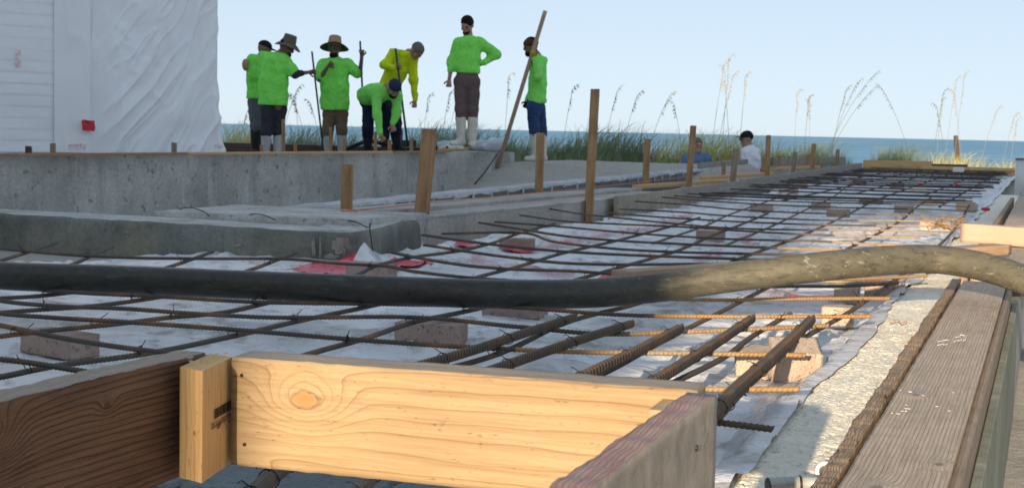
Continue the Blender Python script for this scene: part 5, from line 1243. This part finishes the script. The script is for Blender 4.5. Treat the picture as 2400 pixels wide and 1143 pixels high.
    # --- hair, hats
    def ell(name, c, r, m, ax__=None, cuts=(), h=.008):
        f_ = SDF(); f_.k = .01; f_.ell(c, A3_ if ax__ is None else ax__, r)
        for cc in cuts: f_.cut(*cc)
        return f_.build(name, mt[m], e, org, h)
    if 'hair' in o: f_ = SDF(); f_.k = .02; f_.wr = .004; f_.ell(hc + upH * .045 - fd * .020, A3_, (.088, .100, .088)); f_.cut(hc + upH * .035 + fd * .07, nz(fd * .9 - upH * .5)); f_.cut(hc - upH * .04, -upH); f_.build('hair', mt[o['hair']], e, org, .009)
    if 'beard' in o: f_ = SDF(); f_.k = .02; f_.wr = .002; f_.ell(hc - upH * .085 + fd * .045, A3_, (.058, .060, .050)); f_.cut(hc - upH * .045, upH); f_.build('beard', mt[o['beard']], e, org, .009)
    if 'cap' in o:
        f_ = SDF(); f_.k = .012; f_.ell(hc + upH * .045 - fd * .008, A3_, (.090, .105, .085)); f_.cut(hc + upH * .03, -upH)
        if o.get('bill', 1): bd = fd * o.get('billdir', 1); 
        f_.build('cap', mt[o['cap']], e, org, .009)
        if o.get('bill', 1):
            f_ = SDF(); f_.ell(hc + upH * .045 + bd * .105, A3_, (.068, .075, .008)); f_.build('cap_bill', mt[o['cap']], e, org, .005)
    if 'hat' in o:
        tl = cv(o.get('hat_up', (0, 0, 1))); la_ = nz(np.cross(tl, fh)); fa = nz(np.cross(la_, tl)); Ah = np.array([la_, fa, tl]); c = hc + upH * .055
        f_ = SDF(); f_.k = .015; f_.ec(c, c + tl * .10, la_, (.104, .110), (.088, .095)); f_.cut(c + tl * .13, tl); f_.cut(c - tl * .01, -tl); f_.build('hat_crown', mt[o['hat']], e, org, .009)
        br_ = o.get('brim_r', .19); V = []; n_ = 40
        for kk, (rr_, zz2) in enumerate(((.07, .012), (.10, .010), (.14, -.002), (br_ - .012, -.03), (br_, -.036), (br_ - .012, -.040), (.14, -.014), (.09, -.004))):
            for a in np.linspace(0, 2 * math.pi, n_, endpoint=False): V.append(c + la_ * rr_ * math.cos(a) + fa * rr_ * math.sin(a) + tl * (zz2 + o.get('droop', .0) * math.cos(2 * a) * (rr_ / br_)**2 + .004 * math.sin(3 * a + 1)) - org)
        Fc = [(k_ * n_ + i, k_ * n_ + (i + 1) % n_, (k_ + 1) * n_ + (i + 1) % n_, (k_ + 1) * n_ + i) for k_ in range(7) for i in range(n_)]
        link('hat_brim', mesh('brim', V, Fc, mt[o.get('brim', o['hat'])], True), e)
    if 'glasses' in o:
        for q in (-1, 1): f_ = SDF(); f_.ell(hc + latH * .034 * q + upH * .010 + fd * .098, A3_, (.030, .010, .022)); f_.build('sunglass_lens', mt['glass'], e, org, .005)
    return e, W
P_ = {}
P_['far'] = person('worker seen from behind at far left in green shirt, black cap and black boots', 20.9,
 {'head': (620, 116), 'neck': (612, 134), 'chest': (602, 152), 'pelvis': (604, 232), 'hem': (601, 226), 'shL': (592, 140, -.1), 'shR': (622, 142, .15), 'elL': (590, 182, -.15), 'elR': (630, 182, .2), 'wrL': (612, 205, .05), 'wrR': (640, 200, .2), 'haL': (622, 208, .1), 'haR': (650, 200, .2),
  'hipL': (596, 240, -.05), 'hipR': (612, 240, .08), 'knL': (599, 295, -.1), 'knR': (612, 295, .1), 'anL': (598, 360, -.05), 'anR': (612, 362, .1), 'toL': (610, 366, -.02), 'toR': (622, 366, .1)}, (.8, -.45, -.35),
 dict(shirt='shirt', sleeve=.8, tr='tr_grey', boot='boot_k', cap='cap_k', skin='skin_dark', beard='hair', w=.95, boot_h=.82))
P_['hat'] = person('worker with olive bucket hat reaching sideways to a thin rod, back turned', 20.0,
 {'head': (672, 112), 'neck': (655, 128), 'chest': (643, 146), 'pelvis': (641, 250), 'hem': (640, 240), 'shL': (622, 130, .1), 'shR': (664, 140, -.05), 'elL': (618, 175, .25), 'elR': (692, 174, -.1), 'wrL': (635, 205, .3), 'wrR': (722, 170, -.05), 'haL': (645, 215, .3), 'haR': (738, 168, 0),
  'hipL': (629, 252, -.02), 'hipR': (655, 252, .05), 'knL': (624, 310, -.05), 'knR': (652, 310, .05), 'anL': (622, 372, 0), 'anR': (650, 373, .05), 'toL': (634, 378, .1), 'toR': (664, 378, .1)}, (.85, -.3, -.42),
 dict(shirt='shirt', sleeve=.8, tr='tr_dk', boot='boot_g', hat='hat_o', brim_r=.185, droop=-.02, hat_up=(.30, .1, .95), skin='skin_dark', beard='hair', hair='hair', w=1.18, belly=1.08, boot_h=1.02, gripR=.9))
P_['wide'] = person('bearded worker in wide brimmed tan hat and sunglasses, hand at his chin', 20.6,
 {'head': (784, 116), 'neck': (785, 138), 'chest': (785, 158), 'pelvis': (785, 262), 'hem': (785, 252), 'shL': (757, 152), 'shR': (814, 151), 'elL': (749, 186, -.12), 'elR': (843, 175, -.05), 'wrL': (768, 157, -.22), 'wrR': (848, 134, -.12), 'haL': (780, 146, -.24), 'haR': (848, 120, -.12),
  'hipL': (772, 264), 'hipR': (799, 264), 'knL': (769, 305, -.05), 'knR': (801, 305, -.05), 'anL': (768, 366), 'anR': (801, 366), 'toL': (762, 372, -.15), 'toR': (806, 372, -.15)}, (-.15, 1, .02),
 dict(shirt='shirt', sleeve=.75, tr='tr_brown', boot='boot_g', hat='hat_t', brim='brim', brim_r=.205, droop=-.012, hat_up=(.02, -.3, .95), skin='skin_dark', beard='hair', glasses=1, w=1.12, belly=1.05, gripR=1., gripL=.9, boot_h=.72))
P_['yellow'] = person('worker in yellow shirt leaning over with one arm hanging down', 21.3,
 {'head': (977, 120, -.1), 'neck': (958, 124, -.05), 'chest': (942, 137), 'pelvis': (910, 215, .1), 'hem': (914, 200, .08), 'shL': (926, 122, -.1), 'shR': (967, 140, .05), 'elL': (901, 152, -.15), 'elR': (969, 188, 0), 'wrL': (925, 160, -.3), 'wrR': (973, 234, -.02), 'haL': (932, 155, -.3), 'haR': (971, 250, -.04),
  'hipL': (898, 222), 'hipR': (922, 222, .1), 'knL': (902, 290), 'knR': (930, 290), 'anL': (902, 356), 'anR': (935, 356), 'toL': (906, 362, -.15), 'toR': (940, 362, -.15)}, (.55, .45, -.72),
 dict(shirt='shirt_y', tr='tr_navy', boot='boot_k', hair='grey', cap='grey', billdir=-1, bill=0, skin='skin', w=.95, gripL=1.))
P_['bend'] = person('worker in green long sleeves and navy cap crouching with both hands down', 19.9,
 {'head': (924, 207, -.15), 'neck': (908, 204, -.05), 'chest': (893, 214, .0), 'pelvis': (866, 234, .45), 'hem': (866, 226, .35), 'shL': (882, 217, -.05), 'shR': (930, 226, .08), 'elL': (884, 268, -.15), 'elR': (930, 266, .0), 'wrL': (891, 314, -.2), 'wrR': (920, 290, -.05), 'haL': (898, 327, -.2), 'haR': (922, 302, -.08),
  'hipL': (865, 245, .4), 'hipR': (900, 248, .4), 'knL': (862, 300, .1), 'knR': (926, 300, .1), 'anL': (862, 352, .3), 'anR': (932, 352, .3), 'toL': (862, 358, .1), 'toR': (940, 358, .1)}, (.25, .55, -.8),
 dict(shirt='shirt_pale', tr='tr_navy', boot='boot_k', cap='cap_n', billdir=-1, bill=0, skin='skin', beard='hair', w=1.05, gripL=.8, gripR=.4))
P_['tall'] = person('tall worker in green long sleeves and pale boots, one hand on his hip', 19.5,
 {'head': (1095, 60), 'neck': (1098, 87), 'chest': (1100, 106), 'pelvis': (1094, 180), 'hem': (1096, 165), 'shL': (1075, 101), 'shR': (1124, 100), 'elL': (1059, 146, .02), 'elR': (1164, 127, .12), 'wrL': (1053, 186, -.05), 'wrR': (1133, 148, .05), 'haL': (1052, 203, -.08), 'haR': (1121, 152, .05),
  'hipL': (1081, 190), 'hipR': (1109, 190), 'knL': (1080, 254, -.04), 'knR': (1108, 254, .0), 'anL': (1081, 327, 0), 'anR': (1107, 330, .03), 'toL': (1060, 338, -.06), 'toR': (1107, 340, -.2)}, (-.32, .86, -.4),
 dict(shirt='shirt', tr='tr_mauve', boot='boot_w', hair='hair', beard='hair', skin='skin', w=.94, z=.33, boot_h=.66, gripL=.6, gripR=.8))
P_['pole'] = person('worker in green shirt and jeans gripping a long wooden pole with yellow glove', 20.4,
 {'head': (1244, 110), 'neck': (1258, 130), 'chest': (1261, 152), 'pelvis': (1255, 245), 'hem': (1259, 236), 'shL': (1253, 143, -.12), 'shR': (1270, 145, .12), 'elL': (1262, 180, -.28), 'elR': (1256, 195, .25), 'wrL': (1253, 136, -.3), 'wrR': (1236, 236, .15), 'haL': (1248, 120, -.32), 'haR': (1231, 251, .12),
  'hipL': (1250, 252, -.1), 'hipR': (1263, 252, .1), 'knL': (1252, 300, -.1), 'knR': (1268, 300, .1), 'anL': (1258, 364, -.08), 'anR': (1272, 366, .1), 'toL': (1236, 376, -.1), 'toR': (1252, 378, .05)}, (-.92, .25, -.25),
 dict(shirt='shirt_pale', tr='tr_jean', boot='boot_w', cap='cap_r', bill=0, hair='hair', beard='hair', skin='skin_dark', gloveL='glove', gloveR='cap_k', gripL=1., w=.92, z=.13, boot_h=.72))
P_['blue'] = person('smiling grey bearded man in blue shirt standing beyond the sand, half hidden by a stake', 23.6,
 {'head': (1634, 341), 'neck': (1632, 358), 'chest': (1631, 378), 'pelvis': (1631, 452), 'hem': (1631, 445), 'shL': (1608, 371), 'shR': (1655, 371), 'elL': (1601, 410), 'elR': (1661, 410), 'wrL': (1604, 440, -.1), 'wrR': (1660, 440, -.1), 'haL': (1605, 452, -.1), 'haR': (1660, 452, -.1),
  'hipL': (1620, 456), 'hipR': (1643, 456), 'knL': (1620, 512), 'knR': (1643, 512), 'anL': (1620, 566), 'anR': (1643, 566), 'toL': (1618, 572, -.15), 'toR': (1646, 572, -.15)}, (.25, .95, -.05),
 dict(shirt='shirt_blue', sleeve=.8, tr='tr_grey', boot='boot_k', hair='grey', beard='beard_g', skin='skin_pink', z=-1.05))
P_['white'] = person('man in white shirt and dark cap with sunglasses, turned left beyond the sand', 23.2,
 {'head': (1749, 326), 'neck': (1757, 343), 'chest': (1760, 364), 'pelvis': (1762, 440), 'hem': (1762, 432), 'shL': (1748, 357, -.12), 'shR': (1768, 357, .12), 'elL': (1750, 395, -.15), 'elR': (1775, 395, .15), 'wrL': (1742, 420, -.2), 'wrR': (1765, 425, .15), 'haL': (1738, 430, -.2), 'haR': (1760, 435, .15),
  'hipL': (1755, 446, -.1), 'hipR': (1768, 446, .1), 'knL': (1754, 502, -.1), 'knR': (1768, 502, .1), 'anL': (1755, 556, -.08), 'anR': (1768, 556, .1), 'toL': (1740, 562, -.1), 'toR': (1754, 562, .1)}, (-.9, .3, -.1),
 dict(shirt='shirt_white', sleeve=.8, tr='tr_grey', boot='boot_k', cap='cap_k', hair='hair', glasses=1, skin='skin', z=-1.05, w=.95))
# hat hanging behind the far-left worker
q = Q(575, 152, 20.7); f_ = SDF(); f_.ell(q, np.array([rh, fh, UP]), (.045, .09, .085)); lo, hi = f_.bounds(); V, Fq = surf_nets(f_, lo, hi, .01); tag(link('hanging_hat', mesh('hanging_hat', V, Fq, mt['hat_t'], True)), 'brown hat hanging on the back of the far left worker', 'hat')
# dark arm sleeve of the hatted worker
e, W = P_['hat']; f_ = SDF(); f_.wr = .004; f_.cap(W['elR'] - (W['elR'] - W['shR']) * .35, W['elR'], .062, .060).cap(W['elR'], W['elR'] + (W['wrR'] - W['elR']) * .5, .058, .046)
f_.build('arm_sleeve', mt['tr_dk'], e, np.array(e.location), .012)
# rods
def rod(p0, p1, r, m, label, blade=False, r2=None):
    e = empty('long_handle_tool', tuple(p0), label, 'tool'); b = MB(); b.tube([np.zeros(3), (p1 - p0) * .5, p1 - p0], [r2 or r, r, r], 10); b.build('handle', mt[m], e, True)
    if blade: d = nz(p1 - p0); b = MB(); b.box(d * -.0 + np.array([0, 0, .05]), (.24, .02, .10), rz=_th, bev=.004); b.build('blade', mt['rod'], e)
    return e
rod(Q(760, 372, 19.9), Q(731, 121, 20.0), .013, 'rod', 'thin dark rod held by the outstretched arm, leaning slightly', True)
rod(Q(856, 360, 20.3), Q(844, 97, 20.5), .014, 'rod', 'dark upright tool handle held high by the wide hatted worker', True, .022)
rod(Q(956, 345, 21.0), Q(927, 115, 20.98), .016, 'rod', 'dark tool handle held by the worker in yellow', True)
pb_ = P(1155, 432, .0); rod(Q(1153, 436, 20.05) * 1.0, Q(1278, 26, 20.2), .030, 'rod_w', 'very long wooden pole leaning against the gloved hand', False)
# white bags behind tall worker
def blob(name, px, py, D_, r, m, label, cat):
    q = Q(px, py, D_); f_ = SDF(); f_.k = .05; f_.wr = .02
    for k in range(5): f_.ell(q + rh * r[0] * rng.uniform(-.6, .6) + UP * (r[2] * rng.uniform(-.3, .3)), np.array([rh, fh, UP]), (r[0] * .6, r[1] * .6, r[2] * .7))
    lo, hi = f_.bounds(); V, Fq = surf_nets(f_, lo, hi, .018); tag(link(name, mesh(name, V, Fq, mt[m], True)), label, cat)
blob('plastic_bag', 1144, 341, 20.6, (.24, .15, .11), 'bag', 'larger white plastic bag right of the tall worker boots', 'bag')
blob('plastic_bag', 1056, 345, 20.4, (.20, .15, .06), 'bag', 'smaller white plastic bag left of the tall worker boots', 'bag')
# black hose / tarp near the crouching worker
b = MB(); b.tube(spline([Q(812, 350, 20.7), Q(840, 338, 20.6), Q(866, 330, 20.4), Q(900, 338, 20.3), Q(950, 350, 20.2)], .1), [.03], 10); tag(b.build('black_tube', mt['boot_k'], None, True), 'black tube on the ground by the crouching worker', 'tube')
b = MB(); b.tube(spline([Q(1112, 432, 19.), Q(1135, 405, 19.1), Q(1158, 372, 19.3), Q(1170, 355, 19.5)], .1), .009, 6); tag(b.build('black_cable', mt['wire'], None, True), 'thin black cable hanging down the wall end', 'cable')
b = MB(); b.tube([P(1023, 354, WT), Q(1019, 302, gdist(P(1023, 354, WT)))], .012, 8); tag(b.build('steel_pin', mt['wire'], None, True), 'thin dark steel pin beside the thick leaning stake', 'pin')

# ------------------------------------------------------------------ dune grass
def blades(n_, spread, hmin, hmax, lean, wdt, seed, seg=5, wind=(0, 0)):
    r = np.random.RandomState(seed); V = []; Fc = []; c = 0
    for i in range(n_):
        a = r.rand() * 6.283; rad = spread * math.sqrt(r.rand()); bx = rad * math.cos(a); by_ = rad * math.sin(a); h_ = r.uniform(hmin, hmax); ld_ = r.rand() * 6.283; ln = lean * h_ * (.3 + r.rand()); dx = math.cos(ld_) * ln + wind[0] * h_; dy = math.sin(ld_) * ln + wind[1] * h_
        px_, py_ = -math.sin(a * 3), math.cos(a * 3); w0 = wdt * r.uniform(.6, 1.3)
        for k in range(seg + 1):
            t = k / seg; x_ = bx + dx * t**1.8; y_ = by_ + dy * t**1.8; z_ = h_ * (t - .28 * lean * t**3 * 2); w_ = w0 * (1 - t**1.5) + .0008; V += [(x_ - px_ * w_, y_ - py_ * w_, z_), (x_ + px_ * w_, y_ + py_ * w_, z_)]
            if k: Fc.append((c + 2 * k - 2, c + 2 * k - 1, c + 2 * k + 1, c + 2 * k))
        c += 2 * seg + 2
    return V, Fc
cl_me = {}
def clump_mesh(kind, var):
    key = (kind, var)
    if key not in cl_me:
        m = mt['grass'] if kind == 'g' else mt['grass_sunlit']; V, Fc = blades(230, .38, .22, .84, .42, .005, var * 7 + (kind == 'y'), wind=(.22, 0)); cl_me[key] = mesh('tuft', V, Fc, m)
    return cl_me[key]
def oat_obj(parent, seed, h_, m, lean=.2, dirx=1):
    r = random.Random(seed); top = np.array([dirx * lean * h_, 0, h_]); pts = spline([np.array([0, 0, 0]), np.array([dirx * lean * h_ * .36, 0, h_ * .46]), np.array([dirx * lean * h_ * .76, 0, h_ * .84]), top, top + np.array([dirx * .06, 0, .05])], .06)
    b = MB(); b.tube(pts, .0035, 5); b.build('stem', mt[m], parent)
    b = MB(); n_ = len(pts); st_ = int(n_ * .70)
    for k in range(75):
        p_ = pts[min(n_ - 1, st_ + int((n_ - st_) * r.random()))]; d = np.array([dirx * r.uniform(-.02, .06), r.uniform(-.02, .02), r.uniform(-.07, .03)]); w_ = .0042
        b.add([p_, p_ + d * .5 + [w_, 0, 0], p_ + d, p_ + d * .5 - [w_, 0, 0]], [(0, 1, 2, 3)])
    b.build('plume', mt[m], parent)['kind'] = 'stuff'
def tuft(px, D_, s_, kind, label, var=0, oats=(), group='dune grass tufts', zoff=0):
    q = Q(px, 330, D_); z_ = float(H(q[0], q[1])) - .03 + zoff; e = empty('dune_grass_tuft', (q[0], q[1], z_), label, 'grass tuft', group, rz=_th)
    o = link('blades', clump_mesh(kind, var % 5), e); o.scale = (s_ * 1.2, s_ * 1.2, s_); o.rotation_euler = (0, 0, .3 * math.sin(var * 5))
    for i, (dx, h_, ln, dr, m) in enumerate(oats):
        s2 = empty_child(e, (dx, .1 * math.sin(i * 3), 0)); oat_obj(s2, int(px) + i, h_ * (.82 if px < 1600 else .95), m, ln, dr)
    return e
def empty_child(e, loc):
    o = bpy.data.objects.new('sea_oat_stalk', None); col.objects.link(o); o.parent = e; o.location = loc; o.empty_display_size = .02; return o
TF = [(545, 25, 1.0, 'y', 'yellow dune grass between the white wrap and the black boots', [(.1, .9, .2, 1, 'oat')]),
 (585, 26, .8, 'y', 'thin yellow grass just left of the black boots', []),
 (690, 25, 1.0, 'g', 'green grass between the two hatted workers', [(-.3, 1.5, .3, 1, 'oat'), (.1, 1.3, .1, -1, 'oat'), (.5, 1.2, .25, -1, 'oat')]),
 (725, 26, .9, 'g', 'paler grass behind the thin leaning rod', [(0, 1.3, .3, -1, 'oat')]),
 (815, 25, .95, 'g', 'green grass behind the legs of the wide hatted worker', [(.2, 1.1, .4, 1, 'oat')]),
 (975, 25, .9, 'g', 'green grass left of the thick leaning stake', [(.1, 1.3, .1, 1, 'oat'), (.5, 1.4, .2, 1, 'oat')]),
 (1030, 25, 1.15, 'g', 'dense green grass right of the thick leaning stake', [(0, 1.4, .15, 1, 'oat')]),
 (1065, 26, 1., 'g', 'green grass behind the left boot of the tall worker', []),
 (1140, 25, 1.0, 'g', 'green grass above the larger white bag', [(.3, 1.8, .05, 1, 'oat'), (-.1, 1.4, .1, -1, 'oat')]),
 (1185, 25, .9, 'g', 'green grass between the pole and the white bag', []),
 (1215, 24.5, .7, 'g', 'short grass left of the boots of the pole worker', []),
 (1300, 24.5, .9, 'g', 'green grass right of the boots of the pole worker', [(.1, 1.6, .15, 1, 'oat')]),
 (1335, 25, .8, 'g', 'low grass halfway to the tallest stake', []),
 (1385, 24.5, 1.1, 'g', 'full green grass behind the tallest stake', []), (1425, 25, 1.25, 'g', 'tallest green tuft, right of the tallest stake', [(.2, 1.5, .25, 1, 'oat_g'), (-.1, 1.6, .2, 1, 'oat')]),
 (1470, 25, 1.0, 'g', 'green grass left of the medium stake', [(.3, 1.5, .35, 1, 'oat')]), (1510, 24.5, 1.05, 'g', 'green grass right behind the medium stake', [(0, 1.3, .3, 1, 'oat_g')]), (1550, 25, .85, 'g', 'mixed grass left of the man in blue', []),
 (1590, 25.5, 1.0, 'y', 'yellow grass at the left shoulder of the man in blue', [(.1, 1.3, .2, -1, 'oat')]), (1665, 25.5, 1.1, 'y', 'bright yellow grass at the right shoulder of the man in blue', [(0, 1.9, .12, 1, 'oat'), (.2, 2.0, .05, 1, 'oat'), (.35, 1.8, .1, -1, 'oat'), (.1, 1.7, .18, 1, 'oat')]),
 (1705, 25.5, 1.0, 'y', 'yellow grass between the two men in casual shirts', [(.2, 1.7, .06, 1, 'oat')]), (1790, 26, .85, 'y', 'yellow grass right of the white shirt', []),
 (1835, 27, .6, 'y', 'low yellow grass behind the tiny stakes', []), (1885, 28, .8, 'y', 'yellow tuft with tall stalks near the far stakes', [(-.2, 1.5, .03, 1, 'oat'), (0, 1.4, .05, 1, 'oat_g'), (.1, 1.3, .02, -1, 'oat'), (.5, 1.6, .2, 1, 'oat_g')]),
 (1925, 28, .9, 'y', 'tuft with the long dark leaning seed heads', [(0, 1.9, .55, 1, 'oat_g'), (.1, 1.75, .35, 1, 'oat_g'), (.05, 1.6, .6, 1, 'oat_g')]),
 (2110, 29, 1.0, 'g', 'dark green tuft with one arching stalk, alone before the sea', [(.3, 1.75, .45, -1, 'oat_g')]), (2080, 29, .75, 'g', 'small green tuft left of the dark arching one', []),
 (2185, 31, .8, 'g', 'thin tuft with tall green stalk left of the lone stake', [(0, 1.9, .12, 1, 'oat_g'), (.1, 1.7, .05, 1, 'oat')]), (2225, 30, 1.0, 'y', 'yellow tuft with tall plumes at the lone dark stake', [(-.1, 2.2, .1, 1, 'oat'), (.1, 2.3, .08, 1, 'oat'), (.3, 1.9, .15, -1, 'oat'), (0, 1.6, .2, -1, 'oat_g')]),
 (2270, 30, .9, 'y', 'yellow tuft right of the lone dark stake', [(.2, 1.6, .25, 1, 'oat')]), (2345, 30, .8, 'y', 'yellow grass behind the right end of the yellow board', [(0, 1.5, .2, 1, 'oat'), (.2, 1.4, .1, 1, 'oat')]), (2390, 30, .9, 'y', 'yellow grass at the right edge above the white post', [(0, 1.6, .2, 1, 'oat')])]
for i, (px, D_, s_, kd, lb, ot) in enumerate(TF): tuft(px, D_, s_, kd, lb, i, ot)
# ground cover grass on the dune, one object
r = np.random.RandomState(5); V = []; Fc = []; c0 = 0
for k in range(900):
    px = r.uniform(480, 2450); D_ = r.uniform(23.2, 29)
    if 1980 < px < 2080 or px < 1600 and r.rand() < .2: continue
    q = Q(px, 330, D_); z_ = float(H(q[0], q[1])); v_, f_ = blades(12, .25, .10, .38, .6, .0045, k, 4); v_ = np.array(v_) + [q[0], q[1], z_ - .02]; V.append(v_); Fc += [tuple(i + c0 for i in f) for f in f_]; c0 += len(v_)
tag(link('ground_grass', mesh('ground_grass', np.concatenate(V), Fc, mt['grass'])), 'low green ground grass over the dune', 'grass', kind='stuff')
